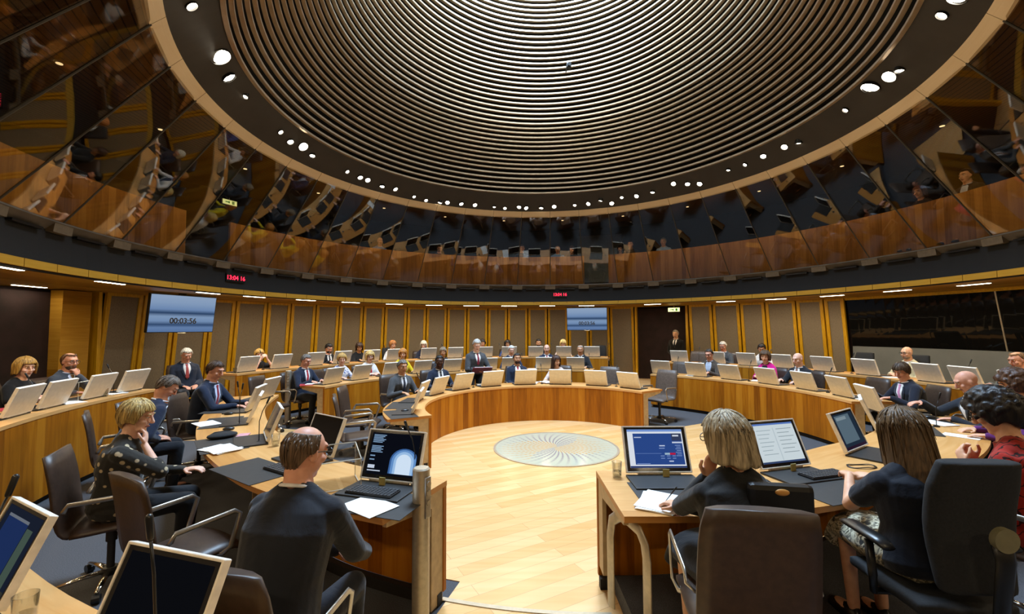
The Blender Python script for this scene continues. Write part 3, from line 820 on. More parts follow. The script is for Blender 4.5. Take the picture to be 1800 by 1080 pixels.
def hair_mesh(style, seed, near):
    """shell of hair around a head centred on the origin; returns a mesh builder"""
    rnd = random.Random(seed)
    S = dict(top=0, front=.070, side=-.012, back=-.085, th=.013, fringe=0, w=52)
    S.update(style)
    b = MB(); nph = 48 if near else 28
    ph0 = rnd.random()*6
    cols = []
    rx, ry, rz = .078+S['th'], .099+S['th'], .104+S['th']
    c = Vector((0, -.010, .018))
    for i in range(nph):
        ph = 2*pi*i/nph                  # 0 = front
        a = abs((ph+pi) % (2*pi)-pi)     # 0 front .. pi back
        w0 = radians(S['w']); w1 = radians(S['w']+26)
        t = min(max((a-w0)/(w1-w0), 0), 1); t = t*t*(3-2*t)
        ze = S['front']*(1-t)+S['side']*t
        t2 = min(max((a-radians(100))/radians(45), 0), 1); t2 = t2*t2*(3-2*t2)
        ze = ze*(1-t2)+S['back']*t2
        ze += .006*sin(ph*9+ph0)*(.3+.7*t)
        groove = .0035*sin(ph*17+ph0)+.0025*sin(ph*29+2*ph0)
        out = []; inn = []
        nst = 16
        th0 = radians(S['top'])*(1 if a > radians(50) else 1)
        eq = radians(96)
        pts = []
        for k in range(nst+1):
            th = th0+(eq-th0)*k/nst
            pts.append((sin(th), cos(th)))
        prof = [(s_, c.z+rz*co) for s_, co in pts if c.z+rz*co >= ze]
        zl = prof[-1][1] if prof else ze
        sl = prof[-1][0] if prof else 1
        if not prof: prof = [(sin(th0), c.z+rz*cos(th0))]; zl = prof[-1][1]; sl = prof[-1][0]
        steps = 8
        for k in range(1, steps+1):      # hanging part
            z = zl+(ze-zl)*k/steps
            if S.get('hang'):
                drop = max(0, (c.z-z)); fl = 1+S['hang']*drop
            else:
                zz = (z-c.z)/rz; fl = sqrt(max(1-zz*zz*.9, .25))/max(sqrt(max(1-((zl-c.z)/rz)**2*.9, .25)), .01) if z < c.z else 1
            prof.append((sl*fl, z))
        while len(prof) < nst+steps+1: prof.insert(0, prof[0])
        ring = []
        for k, (s_, z) in enumerate(prof):
            g = 1+groove*8*min(1, k/8)*(.6 if k < nst else 1)
            ring.append((s_*g, z))
        cols.append((ph, ring, (S['top'] > 0 and zl < ze + .004 and len(set(r_[1] for r_ in ring)) < 4) or (S['top'] > 0 and ze >= c.z+rz*cos(th0)-.004)))
    m = len(cols[0][1])
    def P(ph, s_, z, k):
        x = sin(ph)*(rx*s_-k); y = cos(ph)*(ry*s_-k)
        return Vector((x, y+c.y, z))
    O = []; I = []
    skip = [q[2] for q in cols]; cols = [q[:2] for q in cols]
    for ph, ring in cols:
        O.append([P(ph, max(s_, .0), z, 0) for s_, z in ring])
        I.append([P(ph, max(s_, .0), z-.006 if k < 10 else z, min(.016, max(s_, .01)*rx*.6)) for k, (s_, z) in enumerate(ring)])
    vs = []; fs = []
    for col in O: vs += col
    off = len(vs)
    for col in I: vs += col
    for i in range(nph):
        j = (i+1) % nph
        if skip[i] or skip[j]: continue
        for k in range(m-1):
            fs.append((i*m+k, i*m+k+1, j*m+k+1, j*m+k))
            fs.append((off+i*m+k, off+j*m+k, off+j*m+k+1, off+i*m+k+1))
        fs.append((i*m+m-1, off+i*m+m-1, off+j*m+m-1, j*m+m-1))
        fs.append((i*m, j*m, off+j*m, off+i*m))
    b.add(vs, fs)
    nl = 170 if near else 46
    for q in range(nl):
        i = rnd.randrange(nph)
        if skip[i]: continue
        j = (i+rnd.choice((-1, 0, 1))) % nph
        if skip[j]: j = i
        k0 = rnd.randrange(1, max(2, m//2)); k1 = rnd.randrange(min(m-1, k0+4), m)
        pts = []; rad = []
        lift = rnd.uniform(-.003, .0035); R0_ = rnd.uniform(.005, .010)*(1 if near else 1.2)
        nn = 6
        for u in range(nn+1):
            kk = k0+(k1-k0)*u/nn; ka = int(kk); kb = min(ka+1, m-1); f_ = kk-ka
            p = O[i][ka].lerp(O[i][kb], f_).lerp(O[j][ka].lerp(O[j][kb], f_), u/nn)
            nv = Vector((p.x, p.y-c.y, max(0, p.z-c.z)*.8)); nv = nv.normalized() if nv.length > 1e-4 else Vector((0, 0, 1))
            pts.append(p+nv*lift); rad.append(max(.0012, R0_*(1-.75*abs(2*u/nn-.8))))
        if k1 >= m-2: pts[-1] = pts[-1]+Vector((0, 0, -rnd.uniform(.002, .012)))
        b.tube(pts, rad, 6, .55)
    return b

HS = dict(
    short=dict(front=.082, side=.004, back=-.075, th=.013, w=60),
    crop=dict(front=.086, side=.014, back=-.06, th=.008, w=60),
    fringe=dict(top=50, front=.12, side=-.002, back=-.085, th=.0075, w=66),
    reced=dict(top=38, front=.09, side=-.005, back=-.085, th=.007, w=70),
    bob=dict(front=.068, side=-.105, back=-.125, th=.024, w=46, hang=.35),
    wave=dict(front=.066, side=-.075, back=-.11, th=.026, w=42, hang=.2),
    long=dict(front=.062, side=-.24, back=-.27, th=.022, w=44, hang=.35),
    lshort=dict(front=.062, side=-.035, back=-.095, th=.020, w=44),
    curly=dict(front=.06, side=-.06, back=-.11, th=.034, w=48),
    tied=dict(front=.075, side=.0, back=-.08, th=.012),
    mop=dict(front=.055, side=-.02, back=-.10, th=.018, w=48),
)
HEADCACHE = {}
PEOPLE = {}
def person(key, desc, head, face, floor=0.0, fem=False, sk='#c98f70', hair=('short', '#4a3524'), jacket='#1c2230', jkind='wool', shirt='#e4e2df', tie=None,
           lh='desk', rh='desk', hip=.10, lean=0.0, yaw=0, pitch=8, roll=0, near=0, glasses=False, stand=False, fat=1.0, legs='#15171d', lkind='wool',
           skirt=False, short=False, beard=None, deskz=.80, reach=.40, extra=None, hipx=0.0, collar=True, open_=1.0, armo=0, seatz=.47, shoes=True):
    """head = world position of the head's centre, face = direction the body faces (degrees, 0 = +Y, clockwise)"""
    head = Vector(head); f = radians(face)
    fw = Vector((sin(f), cos(f), 0)); rt = Vector((cos(f), -sin(f), 0))
    base = head - fw*hip; base.z = floor
    o = thing('person', desc, 'person', base, -f, None)
    PEOPLE[key] = o
    hz = head.z-floor
    H = Vector((0, hip, hz)); H.x = hipx
    vox = .0062 if near == 2 else (.0085 if near else .0115)
    skm = skin(sk)
    Rh = Euler((radians(-pitch), radians(roll), radians(yaw)), 'XYZ').to_matrix()   # head turn
    def h(x, y, z): return H + Rh @ Vector((x, y, z))
    N_ = H + Vector((0, -.035-.02*(pitch/30), -.168))       # base of the neck
    hipz = (seatz+.075) if not stand else .93
    HP = Vector((0, 0, hipz))
    sw = (.142 if fem else .168)*min(fat, 1.12)
    SL = N_ + Vector((-sw, -.012, -.072)); SR = N_ + Vector((sw, -.012, -.072))
    ax = (N_-HP); axn = ax.normalized(); fwd = Vector((0, 1, 0)); fwd = (fwd-axn*fwd.dot(axn)).normalized(); rgt = Vector((1, 0, 0))
    back = Vector((0, -.035 if not stand else -.01, 0))
    TL = ax.length
    def torso(k, grow=0.0, hem=0.0):
        """stations of the trunk: (fraction, half width, half depth, forward shift)"""
        if fem: st = [(-.10, .150, .105, .0), (.02, .172, .120, -.01), (.18, .160, .112, .0), (.38, .138, .100, .01), (.58, .150, .115, .022), (.74, .158, .112, .015), (.88, .150, .085, -.005), (.97, .085, .066, -.012), (1.05, .055, .056, 0)]
        else: st = [(-.10, .150, .110, .0), (.02, .168, .122, -.01), (.18, .165, .122, .0), (.38, .162, .118, .005), (.58, .172, .122, .010), (.74, .184, .122, .006), (.88, .172, .092, -.006), (.97, .095, .070, -.012), (1.05, .060, .060, 0)]
        out = []
        for fr, wx, wy, sh in st:
            ff = 1.0 if fr > .9 else fat
            c_ = HP + ax*fr + back*sin(pi*min(max(fr, 0), 1)) + fwd*(sh+(.02*(fat-1)*5 if .1 < fr < .5 else 0))
            out.append((fr, c_, wx*ff*k+grow, wy*ff*k+grow))
        return out
    def loft_t(b, st, n=22, lo=-1, hi=2):
        rings = []
        for fr, c_, wx, wy in st:
            if fr < lo or fr > hi: continue
            rings.append([c_ + rgt*(wx*(abs(cos(2*pi*i/n))**.82)*(1 if cos(2*pi*i/n) >= 0 else -1)) + fwd*(wy*(abs(sin(2*pi*i/n))**.82)*(1 if sin(2*pi*i/n) >= 0 else -1)) for i in range(n)])
        b.loft(rings)
    # --- legs
    kz = (seatz+.06) if not stand else .50
    if stand: LEG = [(Vector((s*.085, 0, hipz-.02)), Vector((s*.10, .02, kz)), Vector((s*.105, -.01, .09))) for s in (-1, 1)]
    else: LEG = [(Vector((s*.085, .02, hipz-.02)), Vector((s*(.085 if fem else .12), .44, kz)), Vector((s*(.08 if fem else .12), .40+armo*.0, .085))) for s in (-1, 1)]
    if extra and 'legs' in extra: LEG = [(LEG[i][0], Vector(extra['legs'][i][0]), Vector(extra['legs'][i][1])) for i in (0, 1)]
    # --- arms
    ARM = []
    for s, S_, tg in ((-1, SL, lh), (1, SR, rh)):
        up = Vector((0, 0, 1)); curl = .45; hint = Vector((s*.55, -.35, -.75)); dr = None
        if isinstance(tg, (tuple, list)):
            W = Vector(tg[0]); dr = Vector(tg[1]) if len(tg) > 1 and tg[1] else None
            if len(tg) > 2 and tg[2]: up = Vector(tg[2])
            if len(tg) > 3: curl = tg[3]
            if len(tg) > 4: hint = Vector(tg[4])
        elif tg == 'desk': W = Vector((s*.17, reach-.06, deskz-floor+.035)); dr = Vector((-s*.35, 1, -.10))
        elif tg == 'type': W = Vector((s*.12, reach, deskz-floor+.045)); dr = Vector((-s*.15, 1, -.12)); curl = .7
        elif tg == 'fold': W = Vector((s*.10, reach-.10, deskz-floor+.04)); dr = Vector((-s*1, .35, -.05)); up = Vector((0, .5, 1))
        elif tg == 'lap': W = Vector((s*.10, .26, kz+.11)); dr = Vector((-s*.5, 1, -.2))
        elif tg == 'chin': W = h(s*.035, .085, -.155) + Vector((s*.015, .02, -.035)); dr = (h(s*.012, .085, -.085)-W); up = Vector((0, 1, .2)); curl = 1.3; hint = Vector((s*.5, .5, -1))
        elif tg == 'clasp': W = Vector((s*.075, reach-.12, deskz-floor+.20)); dr = Vector((-s*.5, .45, .8)); up = Vector((s*.6, .6, 0)); curl = 1.0; hint = Vector((s*.6, -.1, -1))
        elif tg == 'front': W = Vector((s*.07, .19, .86)); dr = Vector((-s*.7, .3, -.7)); up = Vector((0, 1, .3)); curl = .9
        elif tg == 'side': W = Vector((s*.25, .02, .80)); dr = Vector((0, .1, -1)); up = Vector((s, 0, 0)); curl = .8
        ua, fa = (.275, .235) if fem else (.295, .255)
        E, W = ik(S_, W, ua, fa, hint)
        if dr is None: dr = W-E
        ARM.append((s, S_, E, W, dr, up, curl))
    # --- the body: one skin from head to toes
    b = MB()
    b.ell(h(0, -.012, .028), (.0765, .096, .092), Rh, 20, 14)
    b.ell(h(0, .020, -.042), (.061 if fem else .066, .066, .070), Rh, 16, 12); b.ell(h(0, .022, -.078), (.043 if fem else .050, .050, .034), Rh, 14, 8)
    b.ell(h(0, .056, -.092), (.031, .026, .024), Rh, 12, 8)
    b.ell(h(0, .076, .040), (.050, .020, .018), Rh, 12, 8)
    for s in (-1, 1):
        b.ell(h(s*.040, .062, -.020), (.024, .024, .022), Rh, 10, 8)
        b.ell(h(s*.078, -.008, -.005), (.010, .020, .032), Rh @ Matrix.Rotation(-s*.25, 3, 'Z'), 10, 8)
    b.cap(h(0, .090, .022), h(0, .112, -.022), .009, .0125, 8); b.ell(h(0, .104, -.028), (.017, .013, .010), Rh, 10, 6)
    b.cap(h(0, -.02, -.07), N_+Vector((0, 0, -.03)), .060 if not fem else .050, .070 if not fem else .058, 14)
    for s in (-1, 1): b.cap(N_+Vector((s*.03, -.02, .025)), N_+Vector((s*.11, -.02, -.045)), .045, .045, 10)
    loft_t(b, torso(.84))
    for hp, kn, an in LEG:
        b.cap(hp, kn, .062, .045, 12); b.cap(kn, an, .045, .032, 12)
        b.ell(an+Vector((0, .06, -.045)), (.036, .10, .028), None, 12, 8)
    for s, S_, E, W, dr, up, curl in ARM:
        b.cap(N_+Vector((s*.07, -.01, -.05)), S_, .045, .05, 12)
        b.cap(S_, E, .046 if not fem else .042, .038, 12); b.cap(E, W, .038 if not fem else .035, .026 if not fem else .023, 12)
        hand_shapes(b, W, dr, up, s, near, curl)
    remesh(b.build('body', skm, o), vox, 2)
    # --- eyes, brows, mouth
    hl, hcol = hair
    for s in (-1, 1):
        b = MB(); c_ = h(s*.031, .0805, .016); b.ell(c_, (.0135, .010, .009), Rh, 12, 8); b.mi = 1
        b.ell(c_+Rh @ Vector((0, .0065, -.001)), (.0062, .0045, .0062), Rh, 10, 6)
        b.mi = 2; b.ell(c_+Rh @ Vector((0, -.0005, .0055)), (.0150, .0108, .0070), Rh, 12, 6)
        b.build('eye', [M['eye'], M['iris'], skm], o, smooth=True)
        b = MB(); b.tube([h(s*.016, .0955, .034), h(s*.032, .0945, .039), h(s*.050, .080, .033)], [.004, .005, .003], 6); b.build('eyebrow', hairm(hcol if hl != 'bald' else '#6b5a4a'), o, smooth=True)
    b = MB(); b.tube([h(-.024, .076, -.060), h(-.010, .0885, -.058), h(.010, .0885, -.058), h(.024, .076, -.060)], [.003, .0055, .0055, .003], 8); b.build('mouth', M['lip'], o, smooth=True)
    if hl != 'bald':
        hb = hair_mesh(HS[hl], sum(map(ord, key)), near)
        hb.v = [tuple(h(*p)) for p in hb.v]
        if hl == 'tied': hb.ell(h(0, -.115, .05), (.045, .04, .045), Rh, 14, 10)
        if hl in ('curly',):
            rr = random.Random(3)
            for k in range(220):
                th = rr.uniform(0, 1.75); ph = rr.uniform(0, 2*pi)
                p = Vector((.112*sin(th)*sin(ph), .132*sin(th)*cos(ph)-.012, .02+.138*cos(th)))
                if p.y > .07 and p.z < .075: continue
                hb.ell(h(*p), [rr.uniform(.013, .021)]*3, None, 8, 6)
        ho = hb.build('hair', hairm(hcol), o, smooth=True)
        if hl == 'curly': remesh(ho, .0065, 3)
    if beard:
        b = MB(); b.ell(h(0, .030, -.066), (.0605, .0615, .054), Rh, 16, 10); b.build('beard', hairm(beard), o, smooth=True)
    if glasses:
        b = MB()
        for s in (-1, 1):
            b.tube([h(s*.033+.024*cos(q*pi/8), .104, .012+.019*sin(q*pi/8)) for q in range(17)], .0022, 6)
            b.tube([h(s*.057, .104, .016), h(s*.078, .06, .018), h(s*.084, -.015, .012)], .0022, 6)
        b.tube([h(-.010, .104, .016), h(.010, .104, .016)], .002, 6)
        b.build('glasses', M['black'], o)
    # --- clothes
    g = .020 if not fem else .014
    b = MB(); loft_t(b, torso(1.0, g)[:-1] + [(1.03, HP+ax*1.03, (.070 if not fem else .058)+.012, (.066 if not fem else .056)+.012)], 22, -.2, 1.1)
    for s, S_, E, W, dr, up, curl in ARM:
        b.cap(N_+Vector((s*.042, -.022, .008)), N_+Vector((s*.11, -.018, -.046)), .056, .060, 12); b.cap(N_+Vector((s*.09, -.014, -.045)), S_, .058 if not fem else .05, .066 if not fem else .054, 12)
        Wc = E.lerp(W, .93)
        if short: Em = S_.lerp(E, .62); b.cap(S_, Em, .064, .060, 12)
        elif extra and extra.get('three') == s: b.cap(S_, E, .068, .058, 12); b.cap(E, E.lerp(W, .25), .056, .052, 12)
        else:
            b.cap(S_, E, .066 if not fem else .056, .056 if not fem else .048, 12); b.cap(E, Wc, .055 if not fem else .047, .043 if not fem else .036, 12)
    jk = remesh(b.build('jacket' if not short else 'top', cloth(jacket, .85, jkind), o), vox*1.25 if near else .013, 3)
    # trousers or skirt
    b = MB()
    if skirt:
        rings = []
        mid = [(LEG[0][i]+LEG[1][i])/2 for i in range(3)]
        for c_, wx, wz in ((HP+Vector((0, -.09, .03)), .17, .12), (HP+Vector((0, .02, .02)), .21, .125), (mid[0].lerp(mid[1], .5)+Vector((0, 0, .005)), .20, .105), (mid[1]+Vector((0, .0, 0)), .185, .095), (mid[1]+Vector((0, .075, -.10)), .17, .09)):
            rings.append([c_+Vector((wx*cos(2*pi*i/20), 0, wz*sin(2*pi*i/20))) for i in range(20)])
        b.loft(rings)
        b.ell(HP+Vector((0, .0, .06)), (.17, .13, .14))
    else:
        loft_t(b, torso(1.0, .006), 20, -.2, .2)
        for hp, kn, an in LEG:
            b.cap(hp, kn, .090*min(fat, 1.15), .068, 12); b.cap(kn, an+Vector((0, 0, .02)), .066, .052, 12)
    remesh(b.build('skirt' if skirt else 'trousers', cloth(legs, .85, lkind), o), .012 if near else .017, 3)
    if shoes:
        for hp, kn, an in LEG:
            b = MB(); q = an; b.loft([[q+Vector((w*cos(2*pi*i/14), y, -.083+max(0, hh*sin(2*pi*i/14)) if sin(2*pi*i/14) > 0 else -.083)) for i in range(14)] for y, w, hh in ((-.055, .024, .05), (-.04, .036, .085), (.03, .040, .080), (.10, .046, .055), (.17, .042, .040), (.20, .022, .028))])
            b.build('shoe', M['shoe'], o, smooth=True)
    # shirt front, collar and tie lie on the chest
    if collar and shirt:
        stt = torso(1.0, g)
        def chest(fr, x, lift):
            for q in range(len(stt)-1):
                if stt[q][0] <= fr <= stt[q+1][0]:
                    t = (fr-stt[q][0])/(stt[q+1][0]-stt[q][0]); break
            else: q = len(stt)-2; t = 1
            c_ = stt[q][1].lerp(stt[q+1][1], t); wx = stt[q][2]*(1-t)+stt[q+1][2]*t; wy = stt[q][3]*(1-t)+stt[q+1][3]*t
            y = wy*(max(1-(abs(x)/wx)**2.4, 0))**(1/2.4)
            return c_ + rgt*x + fwd*(y+lift)
        def strip(rows, lift, th):
            b = MB(); F = []; B_ = []
            for fr, x in rows:
                xs = [x*k/3 for k in range(-3, 4)]
                F.append([chest(fr, q, lift+th) for q in xs]); B_.append([chest(fr, q, lift-.012) for q in xs])
            n = 7; vs = [p for r in F for p in r]+[p for r in B_ for p in r]; off = len(rows)*n; fs = []
            for i in range(len(rows)-1):
                for k in range(n-1):
                    fs.append((i*n+k, i*n+k+1, (i+1)*n+k+1, (i+1)*n+k)); fs.append((off+i*n+k, off+(i+1)*n+k, off+(i+1)*n+k+1, off+i*n+k+1))
                fs.append((i*n, (i+1)*n, off+(i+1)*n, off+i*n)); fs.append((i*n+n-1, off+i*n+n-1, off+(i+1)*n+n-1, (i+1)*n+n-1))
            e = len(rows)-1
            for k in range(n-1): fs.append((k, off+k, off+k+1, k+1)); fs.append((e*n+k, e*n+k+1, off+e*n+k+1, off+e*n+k))
            b.add(vs, fs); return b
        w = .062*open_
        strip([(.40, .004), (.50, w*.30), (.62, w*.62), (.76, w*.92), (.88, w*1.0), (.955, w*.86), (.995, w*.72)], .004, .003).build('shirt', cloth(shirt, .8), o, smooth=True)
        b = MB()
        nr = .072 if not fem else .062
        b.tube([N_+Vector((nr*sin(q), nr*.95*cos(q)-.002, .030-.026*cos(q))) for q in [radians(14+332*k/20) for k in range(21)]], .014, 8, .55, (0, 0, 1))
        b.build('collar', cloth(shirt, .8), o, smooth=True)
        if not fem:
            for sd in (-1, 1):
                rows = [(.42, .010, .020), (.52, w*.34, w*.34+.022), (.64, w*.66, w*.66+.034), (.76, w*.92, w*.92+.040), (.84, w*.98, w*.98+.034), (.93, w*.92, w*.92+.020)]
                b = MB(); F = [[chest(fr, sd*x0, .010), chest(fr, sd*(x0+x1)/2, .011), chest(fr, sd*x1, .009)] for fr, x0, x1 in rows]; G_ = [[chest(fr, sd*x0, -.006), chest(fr, sd*(x0+x1)/2, -.006), chest(fr, sd*x1, -.006)] for fr, x0, x1 in rows]
                b.loft([[a[0], a[1], a[2], g2[2], g2[1], g2[0]] for a, g2 in zip(F, G_)]); b.build('lapel', cloth(jacket, .85, jkind), o)
        if tie:
            strip([(.42, .012), (.48, .030), (.60, .026), (.78, .020), (.92, .014), (.95, .020), (.99, .020)], .009, .005).build('tie', cloth(tie, .6), o, smooth=True)
    return o
# ------------------------------------------------------------------ who sits where
def toax(p): return math.degrees(atan2(AX.x-p[0], AX.y-p[1]))
def P(key, desc, head, off=0, **kw):
    return person(key, desc, head, toax(head)+off, **kw)
NAVY, GREY, CHAR, BLK = '#1b2437', '#4d4e50', '#26282c', '#121214'
FAIR, PINK, TAN, RED = '#dcab8a', '#e4b8a0', '#cb9a76', '#d79f84'
# innermost row
P('r1a', 'grey-haired man in a grey suit turned sideways at the left end of the innermost desk', (-2.01, 8.01, 1.16), 18, jacket='#4a4b4d', tie='#232838', hair=('short', '#6d675f'), sk=TAN, lh='desk', rh='desk', deskz=.7, yaw=-10, shirt='#dfe2e8')
P('r1b', 'man in a navy suit and dark tie sitting left of the standing man', (-1.47, 8.83, 1.19), 8, jacket=NAVY, tie='#1a1c22', hair=('crop', '#141210'), sk='#4a2d1e', lh='desk', rh='desk', deskz=.7, yaw=-25, pitch=4)
P('r1c', 'standing man in a grey suit and maroon tie reading from a red folder', (-.76, 9.39, 1.50), 0, stand=True, jacket='#3f4144', tie='#7c1c30', hair=('short', '#b9b6b0'), sk=PINK, lh=((-.16, .36, 1.02), (.5, 1, 0), (-.3, 0, 1), .7), rh=((.10, .34, 1.0), (-.2, 1, 0), (.3, 0, 1), .7), pitch=24, hip=.10, yaw=-14)
P('r1d', 'dark-haired man in a navy suit and red tie leaning back on the innermost desk', (.11, 9.71, 1.18), 0, jacket=NAVY, tie='#a3222c', hair=('short', '#1d1713'), sk=TAN, beard='#2a211b', lh='desk', rh='lap', deskz=.7, pitch=-4, hip=-.02)
P('r1e', 'dark-haired woman in a pale pink top turned to her neighbour on the innermost desk', (.98, 9.74, 1.12), 20, fem=True, jacket='#e3cfc4', hair=('long', '#3a2219'), sk=FAIR, lh='desk', rh='desk', deskz=.7, yaw=50, collar=False)
# second row
P('r2a', 'man in navy with a red tie typing at the left end of the second row', (-4.12, 8.73, 1.23), 0, jacket=NAVY, tie='#b02432', hair=('crop', '#77716a'), sk=RED, lh='type', rh='type', pitch=22, hip=.12, near=1)
P('r2b', 'blonde woman in a blue and white floral top in the second row', (-3.72, 9.54, 1.20), 4, fem=True, jacket='#8c93b8', jkind='bluefloral', hair=('lshort', '#c39a55'), sk=PINK, collar=False, yaw=-28, near=1)
P('r2c', 'blonde woman with glasses, white jacket and red scarf in the second row', (-3.30, 10.12, 1.22), 0, fem=True, jacket='#e6e2dd', tie='#b3222e', hair=('wave', '#d3b06a'), sk=PINK, glasses=True, yaw=-22, lh='fold', rh='fold')
P('r2d', 'ginger-haired woman in a yellow jacket in the second row', (-2.69, 10.74, 1.24), 0, fem=True, jacket='#dcc21e', hair=('wave', '#c4813a'), sk=FAIR, yaw=-30, shirt='#2a2622')
P('r2e', 'short-haired woman in dark clothes partly hidden by the man in navy', (-1.80, 11.36, 1.25), 0, fem=True, jacket='#2b2d33', hair=('lshort', '#8d7a63'), sk=TAN, collar=False, yaw=-20)
P('r2f', 'white-haired man in a navy suit beside the standing man', (-.02, 11.94, 1.26), 0, jacket='#1d2a45', tie='#99a0ac', hair=('short', '#d9d6d0'), sk=PINK, pitch=14)
P('r2g', 'bald man in a navy suit and red tie in the second row', (.95, 11.98, 1.29), 0, jacket='#1c2842', tie='#b03038', hair=('bald', '#a08060'), sk=PINK, pitch=4)
P('r2h', 'white-haired man in a dark suit at the right end of the central second row', (1.85, 11.85, 1.27), 0, jacket=CHAR, tie='#1b1b1f', hair=('reced', '#c6c2ba'), sk=TAN, pitch=8)
P('r2i', 'man with glasses in a brown jacket and pale blue shirt on the right', (4.59, 10.18, 1.23), 0, jacket='#4b4138', shirt='#b9c3d6', hair=('crop', '#352a22'), sk=RED, glasses=True, lh='type', rh='type', pitch=16, near=1, open_=1.15)
P('r2j', 'woman in a bright pink jacket in the second row on the right', (5.28, 9.12, 1.24), 0, fem=True, jacket='#cf1683', shirt='#1a1618', hair=('wave', '#58402a'), sk=FAIR, lh='fold', rh='fold', yaw=24, near=1)
P('r2k', 'bald man in a dark suit and patterned tie on the right', (5.55, 8.49, 1.23), 0, jacket='#1d2026', tie='#8a5a46', hair=('bald', '#a08060'), sk=PINK, pitch=14, lh='desk', rh='type', near=1)
P('r2l', 'man with brown hair, dark suit and pink tie bent over the right desk corner', (5.72, 6.43, 1.20), 4, jacket='#171b29', tie='#d58fb4', hair=('mop', '#4a3828'), sk=RED, pitch=24, yaw=24, lh='desk', rh='desk', hip=.14, near=1, reach=.46)
# outermost row
F3 = .18
P('r3a', 'woman with tied blonde hair in a black top at the far left', (-6.22, 5.58, 1.38), 0, floor=F3, fem=True, jacket='#101012', short=True, collar=False, hair=('wave', '#a8823f'), sk=PINK, lh='fold', rh='fold', deskz=.96, yaw=-22, near=1)
P('r3b', 'bald man with glasses and hand at his mouth, grey suit, far left', (-6.30, 6.22, 1.41), 0, floor=F3, jacket='#3d444f', shirt='#c3cbe0', tie='#8a7656', hair=('reced', '#6b4a30'), sk=RED, glasses=True, beard='#5a4a3c', lh='chin', rh='desk', deskz=.96, yaw=-18, near=1)
P('r3c', 'white-haired man in a navy suit slumped in a chair below the left wall screen', (-6.18, 8.28, 1.38), 26, floor=F3, jacket='#1d2433', tie='#a0403c', hair=('short', '#d8d2c2'), sk=RED, pitch=24, lh='lap', rh='lap', hip=.02, near=1)
P('r3d', 'blonde woman in black with her hands clasped at her chin, outermost row', (-5.68, 9.80, 1.29), 6, floor=F3, fem=True, jacket='#16161a', short=True, collar=False, hair=('lshort', '#c79d52'), sk=PINK, lh='clasp', rh='clasp', deskz=1.0, yaw=-22, near=1)
P('r3e', 'bearded man in a black suit writing in the outermost row', (-4.74, 11.28, 1.36), 0, floor=F3, jacket='#141519', tie='#202024', hair=('short', '#17130f'), sk=RED, beard='#1d1814', lh='type', rh='type', deskz=1.0, pitch=24)
P('r3f', 'brown-haired woman in black looking down in the outermost row', (-4.17, 11.90, 1.36), 0, floor=F3, fem=True, jacket='#131315', collar=False, hair=('bob', '#3a251a'), sk=TAN, lh='type', rh='type', deskz=1.0, pitch=20, yaw=-20)
P('r3g', 'person with short red-blond hair in a white jacket and dark scarf', (-3.43, 12.51, 1.40), 0, floor=F3, fem=True, jacket='#dfe0e2', shirt='#20304f', hair=('lshort', '#b0733c'), sk=FAIR, lh='desk', rh='desk', deskz=1.0, yaw=12)
P('r3h', 'white-haired woman in a navy top in the outermost row', (-2.64, 13.01, 1.37), 0, floor=F3, fem=True, jacket='#1d2132', collar=False, hair=('bob', '#d9d2be'), sk=PINK, lh='desk', rh='desk', deskz=1.0, yaw=-18, pitch=14)
P('r3i', 'dark-haired woman in a white top behind the standing man', (-.93, 13.65, 1.40), 0, floor=F3, fem=True, jacket='#e2e0dc', collar=False, hair=('lshort', '#1f1713'), sk=TAN, deskz=1.0)
P('r3j', 'black-haired woman in blue in the outermost row', (-.15, 13.79, 1.37), 0, floor=F3, fem=True, jacket='#1f4380', shirt='#15161a', hair=('long', '#120d0c'), sk=TAN, deskz=1.0)
P('r3k', 'bearded man with dark hair behind a monitor in the outermost row', (.84, 13.84, 1.39), 0, floor=F3, jacket='#17181d', tie='#1c1c20', hair=('short', '#1b1511'), sk=TAN, beard='#241c16', deskz=1.0)
P('r3l', 'blonde woman in a pale pink top in the outermost row', (1.61, 13.78, 1.37), 0, floor=F3, fem=True, jacket='#e4cdc2', collar=False, hair=('bob', '#dcc07c'), sk=PINK, deskz=1.0, pitch=20)
P('r3m', 'white-haired man with glasses in a grey jacket in the outermost row on the right', (5.67, 11.73, 1.35), 0, floor=F3, jacket='#454a50', tie='#8a6a50', hair=('short', '#cfc8bb'), sk=RED, glasses=True, lh='type', rh='type', deskz=.92, pitch=18)
P('r3n', 'woman with dark hair up and a white collar behind the pink jacket', (6.29, 11.00, 1.32), 0, floor=F3, fem=True, jacket='#e6e4e0', collar=False, hair=('tied', '#1d1512'), sk=TAN, deskz=.92, pitch=26, yaw=20)
P('r3o', 'bald bearded man with glasses in a cream jacket before the dark window', (7.51, 8.31, 1.35), 0, floor=F3, jacket='#c8bd97', shirt='#dcd8d0', tie='#8b7fa8', hair=('bald', '#a08060'), sk=FAIR, beard='#8a7562', glasses=True, lh='fold', rh='fold', deskz=.92, hip=.02, near=1, fat=1.12)
P('r3p', 'bald man in a grey jacket at the far right edge', (7.66, 6.63, 1.34), 0, floor=F3, jacket='#6a6a62', tie='#5a6a90', hair=('reced', '#8a6a4a'), sk=RED, deskz=.92, pitch=16, near=1)
person('ush', 'usher in a black uniform standing before the dark doorway', (5.02, 13.38, 1.66), toax((5.02, 13.38))+8, floor=F3, stand=True, jacket='#0e0f10', tie='#15161a', hair=('short', '#9b9186'), sk=FAIR, lh='front', rh='front', hip=.04)
